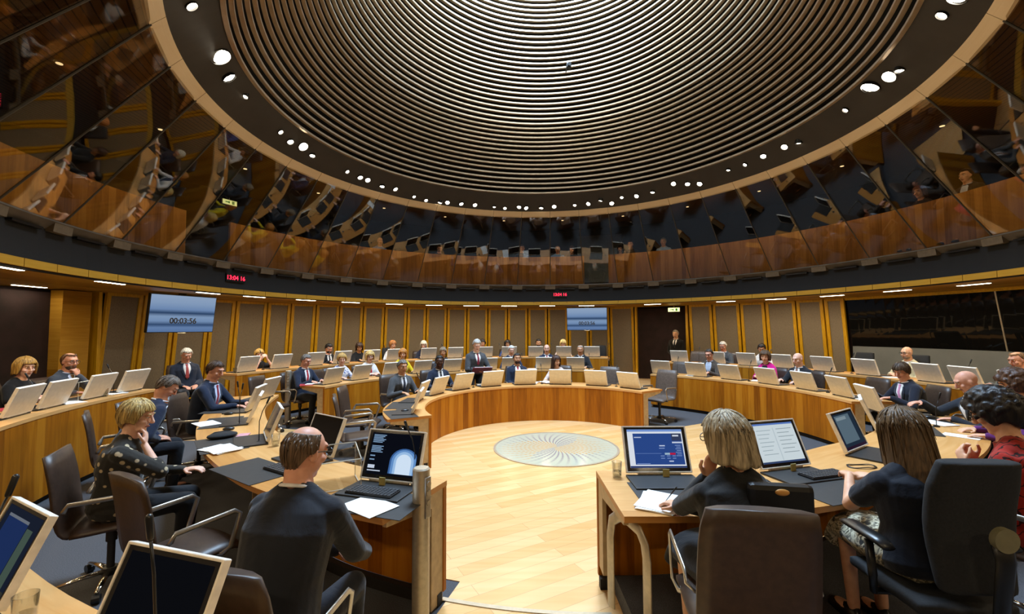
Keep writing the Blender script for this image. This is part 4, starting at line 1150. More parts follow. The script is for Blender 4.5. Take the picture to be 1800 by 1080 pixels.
# near left
P('nl1', 'typing man in navy with a red tie at the near left desk', (-4.02, 5.92, 1.30), 6, jacket='#182236', tie='#8f2030', shirt='#c2cbe4', hair=('short', '#3f2a1c'), sk=RED, lh='type', rh='type', deskz=.8, pitch=20, hip=.16, yaw=-8, near=1, reach=.50)
P('nl2', 'grey-haired man in a navy suit bowed forward between two brown chairs', (-3.95, 5.02, 1.20), -20, jacket='#1a2338', hair=('short', '#6b5f54'), sk=RED, lh='lap', rh='lap', pitch=40, hip=.34, yaw=-14, near=1, shirt='#d8dbe2')
P('nl3', 'blonde woman in a dotted dark blouse resting her chin on her hand', (-2.87, 3.36, 1.19), 16, fem=True, jacket='#2b2925', jkind='dots', hair=('lshort', '#b79a5e'), sk=PINK, collar=False, lh=((-.02, .40, .74), (.3, 1, .1)), rh='chin', pitch=12, hip=.10, yaw=-12, near=2, fat=1.16, legs='#15171b', extra=dict(three=1))
P('nl4', 'balding man in a dark suit with his back to us at the lower left desk', (-.985, 2.10, 1.265), -10, jacket='#1b1e26', hair=('fringe', '#5f4a37'), sk=RED, lh=((-.02, .52, .66), (1, .35, -.1), None, .8), rh=((.14, .52, .66), (-1, .3, -.1), None, .8), pitch=14, hip=.20, yaw=-22, near=2, glasses=True, legs='#1a1d26')
# near right
P('nr1', 'woman with a grey-blonde bob and a black jacket, chin on her fist', (1.065, 2.20, 1.295), -5, floor=.13, fem=True, jacket='#141414', hair=('bob', '#a8987c'), sk=FAIR, collar=False, glasses=True, lh='chin', rh=((-.06, .50, .72), (-.5, 1, -.1), None, .8), pitch=10, hip=.18, yaw=22, near=2, fat=1.18, skirt=True, legs='#131316')
P('nr2', 'long-haired woman in a navy T-shirt and floral skirt at the lower right', (2.07, 2.34, 1.285), 20, floor=.13, fem=True, jacket='#131722', short=True, collar=False, hair=('long', '#5b452c'), sk=FAIR, lh=((-.06, .42, .83), (.5, 1, -.1), None, .7), rh=((.06, .40, .83), (-.5, 1, -.1), None, .7), pitch=12, hip=.10, yaw=6, near=2, fat=1.12, skirt=True, legs='#b3a98c', lkind='floral')
P('nr3', 'black-haired woman with glasses in a patterned red top, hands clasped', (2.92, 2.66, 1.325), 0, floor=.13, fem=True, jacket='#9c2418', jkind='lines', hair=('curly', '#17110f'), sk=FAIR, glasses=True, lh='clasp', rh='clasp', pitch=26, hip=.16, collar=False, near=2, fat=1.12, yaw=4)
P('nr4', 'brown-haired woman in a purple top behind the woman in red', (4.70, 4.10, 1.30), 0, floor=.13, fem=True, jacket='#5c2366', hair=('curly', '#4a3020'), sk=FAIR, collar=False, near=1, pitch=14)
P('nr5', 'bald man reaching for a mouse behind the woman in red', (5.10, 4.92, 1.23), 0, floor=.13, jacket='#22262e', hair=('bald', '#8a6a50'), sk=RED, lh='desk', rh=((.12, .50, .835), (-.3, 1, -.1)), pitch=26, hip=.14, near=1)
# public gallery
def G(key, desc, x, y, z, **kw): return P(key, desc, (x, y, z), floor=3.32, lh='lap', rh='lap', **kw)
G('g1', 'man in a pale blue shirt behind the left far gallery glass', -3.97, 12.99, 4.50, jacket='#5d86c4', hair=('bald', '#a08060'), sk=FAIR, collar=False)
G('g2', 'person in a dark top bowed behind the central gallery glass', -2.33, 13.93, 4.45, jacket='#26364f', hair=('short', '#4a3524'), sk=PINK, collar=False, pitch=30)
G('g3', 'person in dark blue behind the central gallery glass', .35, 14.53, 4.55, jacket='#22345a', hair=('short', '#3c2c22'), sk=FAIR, collar=False)
G('g4', 'person in a light blue shirt just left of the gallery doorway', 1.54, 14.49, 4.50, jacket='#5a86c0', hair=('reced', '#9a8a78'), sk=PINK, collar=False)
G('g5', 'person in black beside the light blue shirt at the gallery doorway', 2.01, 14.42, 4.47, fem=True, jacket='#17171a', hair=('bob', '#4a2f22'), sk=PINK, collar=False)
G('g6', 'woman in black just right of the gallery doorway', 3.66, 14.55, 4.52, fem=True, jacket='#151518', hair=('long', '#241812'), sk=FAIR, collar=False)
G('g7', 'man in black right of the gallery doorway', 3.82, 13.87, 4.54, jacket='#15161a', hair=('short', '#2a201a'), sk=FAIR, collar=False)
G('g8', 'man in a pale blue shirt near the right end of the far gallery', 4.71, 13.39, 4.52, jacket='#8aa6d0', hair=('short', '#8d867c'), sk=FAIR, collar=False)
G('g9', 'woman in a dark top behind the right gallery glass', 8.05, 8.45, 4.50, fem=True, jacket='#2a1a18', hair=('bob', '#5a2f1f'), sk=FAIR, collar=False)
G('g10', 'man in a dark suit and pale shirt behind the right gallery glass', 8.14, 7.66, 4.55, jacket='#17181c', shirt='#c4cee0', hair=('short', '#2a211b'), sk=FAIR)
flush()
# ------------------------------------------------------------------ chairs
def short(d):
    w = d.split(); return ' '.join(w[:9])
def seat_for(key, kind, back=-.02, floor=0.0):
    o = PEOPLE[key]; f = -math.degrees(o.rotation_euler.z); fr = radians(f)
    d = o['label']
    names = dict(brown='brown leather chair', taupe='taupe leather chair', office='black office chair', tall='brown leather chair')
    w = d.split(' ')
    lab = names[kind]+' of the '+d
    w = lab.split(' ')
    if len(w) > 16: lab = ' '.join(w[:16])
    while lab.split(' ')[-1] in ('and', 'a', 'the', 'in', 'of', 'with', 'at', 'his', 'her', 'on', 'pale', 'to', 'behind', 'second', 'dark', 'far', 'left', 'near', 'outermost', 'innermost', 'between', 'central', 'right', 'its', 'standing', 'white', 'red', 'pink', 'black'): lab = ' '.join(lab.split(' ')[:-1])
    return chair(kind, o.location.x+sin(fr)*back, o.location.y+cos(fr)*back, f, o.location.z, lab)
for k in ('r1a', 'r1b', 'r1d', 'r1e', 'r2a', 'r2b', 'r2c', 'r2d', 'r2e', 'r2f', 'r2g', 'r2h', 'r2i', 'r2j', 'r2k', 'r2l', 'nl1', 'nl2', 'nl3', 'nl4', 'nr3', 'nr4', 'nr5'): seat_for(k, 'brown')
for k in ('r3a', 'r3b', 'r3c', 'r3d', 'r3e', 'r3f', 'r3h', 'r3i', 'r3j', 'r3k', 'r3l', 'r3m', 'r3n', 'r3p'): seat_for(k, 'brown')
for k in ('r3g', 'r3o', 'nr2'): seat_for(k, 'office')
chair('brown', 1.03, 2.06, 10, .13, 'brown leather chair of the grey-haired woman at the lower right')
def empty_chair(kind, x, y, off, z, label): return chair(kind, x, y, toax((x, y))+off, z, label)
empty_chair('brown', -2.02, 5.78, 0, 0, 'empty brown leather chair at the near left end of the innermost desk')
empty_chair('brown', -2.26, 6.62, 0, 0, 'second empty brown leather chair from the near left end of the innermost desk')
empty_chair('taupe', 2.02, 9.42, 0, 0, 'empty taupe chair behind the second monitor from the right of the innermost desk')
empty_chair('taupe', 2.92, 8.72, 0, 0, 'empty taupe chair at the right end of the innermost desk')
empty_chair('brown', -4.42, 8.05, -6, 0, 'empty brown chair beside the round post at the far left aisle')
empty_chair('brown', -3.93, 9.18, 0, 0, 'empty brown chair between the red tie man and the floral top woman')
empty_chair('taupe', 4.08, 10.80, 0, 0, 'empty taupe chair at the left end of the right-hand second row')
empty_chair('brown', 5.86, 7.35, 0, 0, 'empty brown chair between the bald man and the pink tie man')
empty_chair('office', 2.72, 13.6, 0, F3, 'empty black office chair behind the last monitor right of the pale pink top')
empty_chair('taupe', 5.15, 12.28, 0, F3, 'empty taupe chair in front of the usher')
empty_chair('office', 7.30, 9.25, 0, F3, 'empty black office chair left of the man in the cream jacket')
empty_chair('brown', -2.10, 2.85, -6, 0, 'empty brown leather chair between the dotted blouse and the balding man')
empty_chair('brown', -4.42, 5.44, -4, 0, 'empty brown leather chair between the bowed man and the typing man')
# ------------------------------------------------------------------ monitors
ORD = ['first', 'second', 'third', 'fourth', 'fifth', 'sixth', 'seventh', 'eighth', 'ninth', 'tenth', 'eleventh', 'twelfth', 'thirteenth', 'fourteenth', 'fifteenth', 'sixteenth', 'seventeenth', 'eighteenth', 'nineteenth', 'twentieth']
def mrow(angs, r, z, row, group):
    for k, a in enumerate(angs):
        p = pol(r, a)
        monitor('plain', p.x, p.y, z, a, '%s silver-backed monitor from the left on the %s' % (ORD[k], row), group)
        if k % 2 == 0:
            q = pol(r+.10, a+ (9.5 if r < 3 else 4.2)); mic(q.x, q.y, z, a, '%s gooseneck microphone from the left on the %s' % (ORD[k//2], row), .07)
    return
mrow([-85.0, -66.7, -48.7, -30.1, -10.8, 8.4, 28.0, 46.5], 2.17, .70, 'innermost desk', 'monitors on the innermost desk')
mrow([-68.8, -59.4, -49.2, -39.0, -28.9, -16.7, -9.3, 2.1, 12.4], 4.46, .80, 'central second-row desk', 'monitors on the central second row')
mrow([39.6, 50.2, 60.0, 70.5, 80.8, 90.5], 4.46, .77, 'right-hand second-row desk', 'monitors on the right second row')
mrow([-111.4, -106.4, -99.9, -94.3], 6.25, .96, 'outer desk at the left', 'monitors on the left outer desk')
mrow([-71.8, -64.7, -57.1, -50.7, -43.6, -37.6, -28.8, -21.6, -13.5, -6.9, .4, 8.0, 15.6], 6.36, 1.0, 'far outermost desk', 'monitors on the far outermost desk')
mrow([37.7, 46.2, 53.0, 60.4, 68.2, 75.7, 85.6, 91.0, 97.8], 6.36, .92, 'right outermost desk', 'monitors on the right outermost desk')
def mon_at(kind, x, y, z, label, off=0, tilt=22, group=None):
    a = math.degrees(atan2(x-AX.x, y-AX.y)); return monitor(kind, x, y, z, a+off, label, group, tilt)
mon_at('plain', pol(2.17, -110).x, pol(2.17, -110).y, .70, 'monitor seen from its dark front at the near left end of the innermost desk', 14)
# near left desk
mon_at('plain', -3.78, 6.72, .80, 'silver-backed monitor in front of the typing man at the near left desk', 0)
mon_at('plain', -3.42, 5.75, .80, 'first edge-on monitor next to the typing man, near left desk', 0)
mon_at('plain', -3.02, 5.05, .80, 'second edge-on monitor beyond the white papers, near left desk', 0)
mon_at('plain', -2.36, 4.22, .80, 'dark-screened monitor beside the water glass on the near left desk', 8)
mon_at('plain', -1.62, 3.66, .80, 'dark-screened monitor hidden behind the balding head', 0)
def glow(rx, ry, hx, st):
    return ([(max(.42, min(.985, .74+rx*cos(q*pi/14))), min(.93, max(.0, .66-ry*sin(q*pi/14)))) for q in range(0, 15)]+[(max(.42, .74-rx), .95), (min(.985, .74+rx), .95)], 0, 0, 0, uim(hx, st))
UI_A = [(0, 0, 1, 1, uim('#0c0f18', 1)), glow(.33, .36, '#1d2d4c', .9), glow(.285, .315, '#3f6aa8', .95), glow(.25, .285, '#6b9bd8', 1), glow(.20, .24, '#a5ccf6', 1.0), glow(.15, .18, '#d8ebff', 1.1)]
for k in range(6): UI_A.append((.04, .05+k*.035, .30-.03*(k % 3), .07+k*.035, uim('#8fb2d8', .9)))
for k in range(5): UI_A.append((.04, .32+k*.035, .28-.04*(k % 2), .34+k*.035, uim('#8fb2d8', .9)))
UI_A += [(.04, .55, .14, .58, uim('#8fb2d8', .8)), (.04, .64, .14, .67, uim('#8fb2d8', .8)), (.03, .78, .17, .86, uim('#d0dcf0', 1)), (.03, .90, .30, .925, uim('#d0dcf0', 1))]
UI_B = [(0, 0, 1, 1, uim('#e9f0fa', 1)), (0, 0, 1, .06, uim('#7d9fe0', 1)), (.10, .11, 1.0-.02, .92, uim('#2f4f96', .95)), (.80, .11, .98, .30, uim('#3c4666', .9)), (.82, .15, .93, .19, uim('#dfe7f6', 1)), (.80, .33, .98, .37, uim('#cdd8ee', 1)), (.12, .20, .25, .225, uim('#c5d2ee', 1)), (.56, .42, .66, .45, uim('#c5d2ee', 1)), (.55, .49, .65, .51, uim('#8fa8dc', 1)), (.64, .62, .73, .67, uim('#a7c4d8', 1)), (.73, .62, .83, .67, uim('#c22048', 1)), (.12, .63, .58, .64, uim('#6f8ac6', 1)), (.56, .69, .63, .71, uim('#7f9ad4', 1)), (.67, .69, .73, .71, uim('#7f9ad4', 1)), (.77, .69, .83, .71, uim('#7f9ad4', 1)), (.56, .75, .63, .77, uim('#7f9ad4', 1)), (.67, .75, .73, .77, uim('#7f9ad4', 1)), (.77, .75, .83, .77, uim('#7f9ad4', 1)), (.70, .82, .78, .85, uim('#c5d2ee', 1)), (.12, .89, .36, .905, uim('#8fa8dc', 1)), (.0, .955, 1, 1, uim('#2a3e78', .9))]
for k in range(7): UI_B.append((.84+.02*(k % 2), .42+.045*k, .94, .435+.045*k, uim('#8fa8dc', 1)))
UI_C = [(0, 0, 1, 1, uim('#d9e6ec', 1)), (0, 0, 1, .045, uim('#5d7fc8', 1)), (0, .955, 1, 1, uim('#3b4c74', .9)), (.48, .12, .50, .94, uim('#c3d2da', 1))]
for k in range(7):
    UI_C.append((.08, .17+k*.10, .42-.05*(k % 3), .185+k*.10, uim('#9fb0b8', 1))); UI_C.append((.56, .15+k*.10, .93-.08*(k % 2), .165+k*.10, uim('#8d9ca4', 1)))
UI_D = [(0, 0, 1, 1, uim('#1b2130', 1)), (.12, .10, .72, .90, uim('#2c437c', .55)), (.12, .10, .72, .14, uim('#8b93a0', .6)), (.74, .18, .90, .95, uim('#5f7468', .55)), (.06, .62, .30, .88, uim('#8a8a98', .6)), (0, .93, 1, 1, uim('#4d4c44', .5))]
UI_E = [(0, 0, 1, 1, uim('#0d0e12', 1))]
UI_F = [(0, 0, 1, 1, uim('#233040', 1)), (.05, .05, .8, .9, uim('#6d8494', .7)), (.1, .1, .6, .2, uim('#9fb2bd', .7))]
def special(x, y, z, face, label, ui, keys, tilt, w=.44, h_=.31):
    o = thing('desk_monitor', label, 'monitor', (x, y, z), -radians(face)); monitor_parts(o, ui, tilt, w, h_, keys); return o
special(-.835, 2.99, .80, -163, 'lit laptop-style screen in front of the balding man, blue picture on black', UI_A, True, 20, .43, .32)
special(1.035, 3.13, .80, 180, 'lit screen with a blue voting page in front of the grey-haired woman', UI_B, False, 22, .45, .31)
special(2.00, 3.24, .80, 164, 'lit screen with a white document between the two women at the lower right', UI_C, -.13, 24, .44, .33)
special(2.90, 3.72, .80, 146, 'grey-lit screen seen at an angle before the long-haired woman', UI_F, False, 22)
mon_at('plain', 3.75, 4.55, .80, 'monitor before the clasped hands of the woman in red', 0)
mon_at('plain', 4.52, 5.48, .80, 'pale-backed monitor beside the pink tie on the right desk', -6)
special(-1.15, 1.36, .80, -163, 'large dark monitor at the bottom left reflecting a grey sleeve', UI_E, False, 24, .42, .31)
special(-2.06, 1.74, .80, -152, 'monitor cut by the left edge showing a dim blue page', UI_D, False, 24, .42, .31)
# foam pads on the near screens' lower edge
for n, (x, y, face, d) in enumerate(((-.86, 2.975, -163, 'lit laptop of the balding man'), (1.07, 3.115, 180, 'blue voting page screen'), (2.02, 3.225, 164, 'white document screen'))):
    f = radians(face); b = MB(); b.box((0, .03, .040), (.045, .006, .05)); o = b.build('sticky_note', plain('note_paper', '#a89a5c', .8), None); o.location = (x, y, .80); o.rotation_euler = (0, 0, -f); tag(o, 'small olive note stuck below the %s' % d, 'note')
# ------------------------------------------------------------------ things on the desks
Z8 = .801
papers(-1.07, 2.68, Z8, .5, 'left white sheet beside the balding man\'s hand', n=1)
papers(-.85, 2.62, Z8+.006, .95, 'right white sheet overlapping the other before the lit laptop', n=1)
papers(-2.55, 3.86, Z8, 1.1, 'thick white paper pile on the near left desk beside the black pouch', n=5)
papers(-3.42, 4.92, Z8, .9, 'long white paper on the near left desk beside the edge-on monitors', n=2)
papers(-5.72, 5.02, .961, 1.0, 'red folder at the left edge before the woman in black', .22, .30, 1, 'red', name='folder', cat='folder')
papers(-2.68, 4.38, Z8, .3, 'small pink and white card beside the black pouch', .10, .15, 2, 'pink', name='card', cat='card')
papers(.87, 2.66, Z8, -.5, 'white papers under the grey-haired woman\'s pen hand', n=4)
papers(1.55, 2.78, Z8, .35, 'red folder under white papers right of the grey-haired woman', .24, .33, 1, 'red', name='folder', cat='folder')
papers(1.53, 2.79, Z8+.005, .45, 'white papers on the red folder right of the grey-haired woman', n=5)
papers(4.30, 4.22, Z8, .6, 'white sheet before the clasped hands of the woman in red', .16, .26)
papers(4.60, 4.78, Z8, .2, 'white sheets beside the reaching hand on the right desk', n=3)
papers(-.62, 8.98, .701, .2, 'loose white papers on the desk before the standing man', n=4)
papers(.42, 9.22, .701, -.2, 'bulky blue and white papers between the two monitors of the innermost desk', n=6)
papers(.72, 9.24, .722, .5, 'open white booklet leaning on the bulky papers of the innermost desk', n=2)
papers(-3.92, 8.35, .801, .4, 'red folder at the left end of the second row', .24, .32, 1, 'red', name='folder', cat='folder')
papers(-3.86, 8.47, .806, .2, 'white sheets on the red folder at the left end of the second row', n=2)
papers(5.00, 8.82, .771, .9, 'white papers between the pink jacket and the bald man', n=4)
papers(5.22, 7.88, .771, 1.3, 'small white pad beside the bald man\'s hand on the right', .12, .16, 3)
papers(5.28, 6.55, .771, 1.4, 'white papers under the pink-tie man\'s hands', n=4)
papers(4.03, 9.87, .771, .6, 'crumpled white paper left of the brown jacket man', .18, .2, 3)
papers(4.66, 9.36, .771, .9, 'dark blue folder before the brown jacket man', .24, .3, 1, 'bluef', name='folder', cat='folder') if 'bluef' in M else None
papers(7.00, 8.02, .921, 1.2, 'white papers before the cream jacket man', n=3)
papers(-5.62, 6.15, .961, 1.4, 'white paper pad before the bald man with glasses', n=4)
papers(-5.46, 5.42, .961, 1.2, 'white papers before the woman in black at the left', n=2)
papers(-1.62, 8.05, .701, .9, 'small stack of papers before the grey suit man', .15, .2, 3)
papers(.52, 11.28, .801, 0, 'white papers between the white-haired and bald men of the second row', n=3)
deskmat(-1.93, 3.30, Z8, -146, 'dark leather mat on the desk left of the balding man')
deskmat(-2.68, 4.05, Z8, -130, 'dark leather mat under the paper pile on the near left desk')
deskmat(-3.30, 5.00, Z8, -115, 'dark leather mat beside the long white paper, near left desk')
deskmat(-3.82, 5.82, Z8, -102, 'dark leather mat under the typing man\'s hands')
deskmat(-.86, 2.70, Z8-.0005, -162, 'dark leather mat under the lit laptop papers')
deskmat(1.05, 2.86, Z8-.0005, 180, 'dark leather mat under the pen hand of the grey-haired woman', .55, .30)
deskmat(2.12, 2.86, Z8, 162, 'dark leather mat under the keyboard of the long-haired woman', .62, .34)
deskmat(pol(2.36, -112).x, pol(2.36, -112).y, .701, -116, 'dark leather mat at the near left end of the innermost desk')
deskmat(pol(2.36, -95).x, pol(2.36, -95).y, .701, -95, 'dark leather mat second from the near left end of the innermost desk')
deskmat(4.72, 5.08, Z8, 113, 'dark leather mat under the reaching hand on the right desk')
deskmat(4.15, 4.55, Z8, 124, 'dark leather mat between the purple top and the bald man')
mouse(-2.98, 4.62, Z8, -120, 'black mouse beside the black pouch on the near left desk')
mouse(-3.52, 5.45, Z8, -110, 'black mouse near the typing man\'s cuff')
mouse(-1.50, 6.12, .705, -116, 'black mouse on the mat at the near left end of the innermost desk')
mouse(4.78, 5.03, Z8+.003, 113, 'black mouse under the reaching hand on the right desk')
mouse(2.25, 8.55, .701, 50, 'black mouse behind the rightmost monitor of the innermost desk')
def keyboard(x, y, z, face, label):
    o = thing('keyboard', label, 'keyboard', (x, y, z), -radians(face)); b = MB(); b.box((0, 0, .009), (.34, .125, .012)); b.build('body', M['black'], o, bevel=.003)
    c = MB()
    for r in range(5):
        for q in range(13): c.box((-.150+q*.025, -.048+r*.024, .018), (.020, .019, .006))
    c.build('keys', M['key'], o); return o
keyboard(-1.70, 3.28, Z8+.004, -148, 'black keyboard left of the balding man\'s shoulder')
keyboard(-3.92, 6.45, Z8, -95, 'black keyboard under the hands of the typing man')
keyboard(4.55, 5.12, Z8+.004, 113, 'black keyboard beside the reaching hand')
b = MB(); b.box((0, 0, 0), (.27, .06, .34)); o = b.build('handbag', M['black'], bevel=.025); o.location = (1.19, 1.98, .985); o.rotation_euler = (0, 0, -.17); tag(o, 'black bag tucked between the grey-haired woman and her chair back', 'bag')
c = MB(); c.ell((0, -.032, .14), (.03, .008, .015), None, 12, 8); c.build('clasp', M['oak_clasp'], o, smooth=True)
# soft black pouch, lanyard, acrylic stand, wire, pen
b = MB(); b.ell((0, 0, .028), (.13, .085, .030), None, 20, 10); b.tube([(-.12, 0, .035), (-.05, .07, .05), (.06, .07, .05), (.12, 0, .035)], .006, 6); o = b.build('zip_pouch', M['blackfab'], smooth=True); o.location = (-2.82, 4.28, Z8); o.rotation_euler = (0, 0, .8); tag(o, 'soft black pouch beside the white paper pile on the near left desk', 'pouch')
b = MB(); b.tube([(.10*cos(q), .05*sin(q), .006+.004*sin(3*q)) for q in [2*pi*k/28 for k in range(29)]], .008, 6, .4); o = b.build('lanyard', M['black'], smooth=True); o.location = (2.62, 3.32, Z8); tag(o, 'black lanyard loop lying left of the long-haired woman', 'lanyard')
def stand(x, y, z, rz, label, w=.34, d=.26, h_=.24):
    o = thing('acrylic_stand', label, 'lectern', (x, y, z), rz)
    b = MB(); b.box((0, 0, .003), (w, d, .006)); b.build('base_sheet', M['acryl'], o)
    b = MB(); b.add([(-w/2, -d/2, h_*.78), (w/2, -d/2, h_*.78), (w/2, d/2, h_), (-w/2, d/2, h_), (-w/2, -d/2, h_*.78+.007), (w/2, -d/2, h_*.78+.007), (w/2, d/2, h_+.007), (-w/2, d/2, h_+.007)], [(0,3,2,1),(4,5,6,7),(0,1,5,4),(1,2,6,5),(2,3,7,6),(3,0,4,7)]); b.build('top_sheet', M['acryl'], o)
    for s in (-1, 1):
        b = MB(); x0 = s*(w/2-.004); e = .004
        b.add([(x0-e, -d/2, .006), (x0+e, -d/2, .006), (x0+e, d/2, .006), (x0-e, d/2, .006), (x0-e, -d/2, h_*.78), (x0+e, -d/2, h_*.78), (x0+e, d/2, h_), (x0-e, d/2, h_)], [(0,3,2,1),(4,5,6,7),(0,1,5,4),(1,2,6,5),(2,3,7,6),(3,0,4,7)]); b.build('side_sheet', M['acryl'], o)
    b = MB()
    for s in (-1, 1):
        b.tube([(s*w/2, -d/2, .006), (s*w/2, -d/2, h_*.78), (s*w/2, d/2, h_), (s*w/2, d/2, .006), (s*w/2, -d/2, .006)], .0035, 6)
    for y_, z_ in ((-d/2, h_*.78), (d/2, h_), (-d/2, .006)): b.tube([(-w/2, y_, z_), (w/2, y_, z_)], .0035, 6)
    b.build('bright_edge', M['acryl_edge'], o); return o
def acryl():
    m = N('clear_acrylic'); tr = m.add('BsdfTransparent'); tr.inputs[0].default_value = (.95, .95, .94, 1); gl = m.add('BsdfGlossy'); gl.inputs['Roughness'].default_value = .04
    mx = m.add('MixShader'); mx.inputs[0].default_value = .10; m.l(tr.outputs[0], mx.inputs[1]); m.l(gl.outputs[0], mx.inputs[2]); m.l(mx.outputs[0], m.out.inputs[0]); return m.mat
M['acryl'] = acryl(); M['acryl_edge'] = plain('acrylic_edge', '#cfc8b8', .15)
stand(-1.22, 2.98, Z8, radians(28), 'clear acrylic lectern between the balding man and the lit laptop')
stand(-5.62, 5.62, .961, radians(-72), 'clear acrylic lectern in front of the woman in black at the far left')
b = MB(); b.tube([(.012, 0, 0), (0, 0, .14)], [.002, .0045], 8); o = b.build('pen', M['black'], smooth=True); o.location = (.90, 2.66, Z8+.012); o.rotation_euler = (.5, .5, 0); tag(o, 'dark pen in the grey-haired woman\'s hand', 'pen')
# red folder in the standing man's hands
o = thing('folder', 'maroon folder with papers held by the standing man', 'folder', (-.62, 9.00, 1.00), radians(10)); b = MB(); b.box((0, 0, 0), (.40, .28, .012), M=Matrix.Rotation(radians(-28), 3, 'X')); b.build('cover', plain('maroon_cover', '#6d2634', .5), o)
b = MB(); b.box((.02, .006, .011), (.36, .26, .008), M=Matrix.Rotation(radians(-28), 3, 'X')); b.build('sheets', M['paper'], o)
# water glasses
for x, y, z, lab in ((-2.14, 3.98, Z8, 'water glass beside the dark-screened monitor on the near left desk'), (.735, 3.12, Z8, 'water glass at the aisle corner of the grey-haired woman\'s desk'), (-1.74, 1.60, Z8, 'water glass on the desk at the bottom left corner'),
    (-5.32, 4.98, .961, 'water glass by the second monitor of the left outer desk'), (-5.50, 5.92, .961, 'water glass by the acrylic lectern on the left outer desk'), (-5.66, 6.35, .961, 'water glass by the bald man with glasses at the left'),
    (-5.42, 8.55, 1.001, 'water glass at the left end of the far outermost desk'), (-1.42, 7.72, .701, 'water glass on the innermost desk before the grey suit man'), (.28, 9.12, .701, 'water glass beside the leaning back man on the innermost desk'), (5.92, 10.95, .921, 'water glass beside the grey jacket man in the outermost row'), (-.30, 12.95, 1.001, 'water glass near the black-haired woman in blue'), (3.72, 4.12, Z8, 'water glass on the right desk beside the white sheets'), (2.55, 11.18, .80, 'water glass at the right end of the central second row')):
    if (x-AX.x)**2+(y-AX.y)**2 > 0: tumbler(x, y, z, lab)
# microphones near the camera
mic(-.66, 2.98, Z8, -163+180, 'gooseneck microphone standing before the lit laptop', -.10, .40)
mic(-.955, 1.20, Z8, -163, 'dark microphone crossing the large dark monitor at the bottom left', .02, .50)
mic(-1.66, 1.38, Z8, -150, 'dark microphone crossing the monitor at the left edge', -.06, .52)
mic(-3.02, 4.86, Z8, -116, 'tall microphone left of the edge-on monitors on the near left desk', .02, .42)
mic(-3.10, 4.99, Z8, -116, 'second tall microphone beside the edge-on monitors on the near left desk', -.02, .38)
mic(-2.36, 4.10, Z8, -130, 'microphone crossing the dark-screened monitor on the near left desk', -.06, .36)
mic(4.45, 4.62, Z8, 120, 'microphone beside the white sheet on the right desk', .03, .30)
# ------------------------------------------------------------------ wall screens, clocks, signs
def text_mesh(s, size, mat, name, ext=.002, parent=None, loc=(0, 0, 0), rot=(0, 0, 0), shear=0.0, bold=0.0):
    c = bpy.data.curves.new(name, 'FONT'); c.body = s; c.size = size; c.align_x = 'CENTER'; c.align_y = 'CENTER'; c.extrude = ext; c.shear = shear; c.offset = bold
    o = bpy.data.objects.new(name+'_tmp', c); COL.objects.link(o)
    dg = bpy.context.evaluated_depsgraph_get(); me = bpy.data.meshes.new_from_object(o.evaluated_get(dg))
    bpy.data.objects.remove(o); me.materials.clear(); me.materials.append(mat)
    q = bpy.data.objects.new(name, me); link(q, parent); q.location = loc; q.rotation_euler = rot; return q
def tv_mat():
    m = N('wall_screen'); tc = m.add('TexCoord'); sp = m.add('SeparateXYZ'); m.l(tc.outputs['Object'], sp.inputs[0])
    v = m.math('ADD', m.math('DIVIDE', sp.outputs[2], .70), .5)
    col = m.ramp(v, [(0, srgb('#6d8fc4')), (.12, srgb('#7d9fd2')), (.2, srgb('#3d5a86')), (.30, srgb('#8fb0de')), (.42, srgb('#9dbce6')), (.52, srgb('#33507a')), (.62, srgb('#88aadc')), (.80, srgb('#a5c2ea')), (1, srgb('#b2cbee'))])
    e = m.add('Emission'); e.inputs[1].default_value = .72; m.l(col, e.inputs[0]); m.l(e.outputs[0], m.out.inputs[0]); return m.mat
TVM = tv_mat()
def tv(c, a, label, w=1.27, h_=.71, tilt=7):
    """faces the middle of the chamber"""
    o = thing('wall_screen', label, 'screen', c, -radians(a))
    R = Matrix.Rotation(radians(tilt), 3, 'X')
    b = MB(); b.box((0, 0, 0), (w+.03, .06, h_+.03), M=R); b.build('housing', M['black'], o, bevel=.006)
    b = MB(); b.box((0, -.033, 0), (w, .004, h_)); s = b.build('screen', TVM, o); s.rotation_euler = (radians(tilt), 0, 0)
    t = text_mesh('00:03:56', .15, M['digits'], 'timer_digits', .002, s, (0, -.037, -.14), (pi/2, 0, 0), 0, .003)
    b = MB(); b.box((0, .02, h_/2+.08), (.12, .05, .2)); b.build('ceiling_bracket', M['black'], o)
    b = MB(); b.box((0, .03, -h_/2-.022), (.16, .03, .012)); b.build('status_bar', M['edge'], o)
M['digits'] = plain('timer_digits', '#0c1422', .6)
c = pol(7.28, -77.0, 2.17); tv(c, -77.0+4, 'wall screen with timer 00:03:56 hanging at the left', 1.24, .70)
c = pol(7.30, 13.7, 2.155); tv(c, 13.7, 'wall screen with timer 00:03:56 hanging at the far side', 1.25, .70)
def clock(a, label, rollz=0):
    o = thing('digital_clock', label, 'clock', pol(6.45, a, 2.885), -radians(a))
    b = MB(); b.box((0, .03, 0), (.42, .05, .15)); b.build('case', M['black'], o)
    text_mesh('13:04 16', .12, emit('led_red', '#ff2a48', 3.2), 'red_digits', .001, o, (0, .003, 0), (pi/2, 0, 0), 0, .002)
clock(-73.6, 'red digital clock on the dark band above the left wall screen'); clock(7.1, 'red digital clock on the dark band above the far side of the chamber')
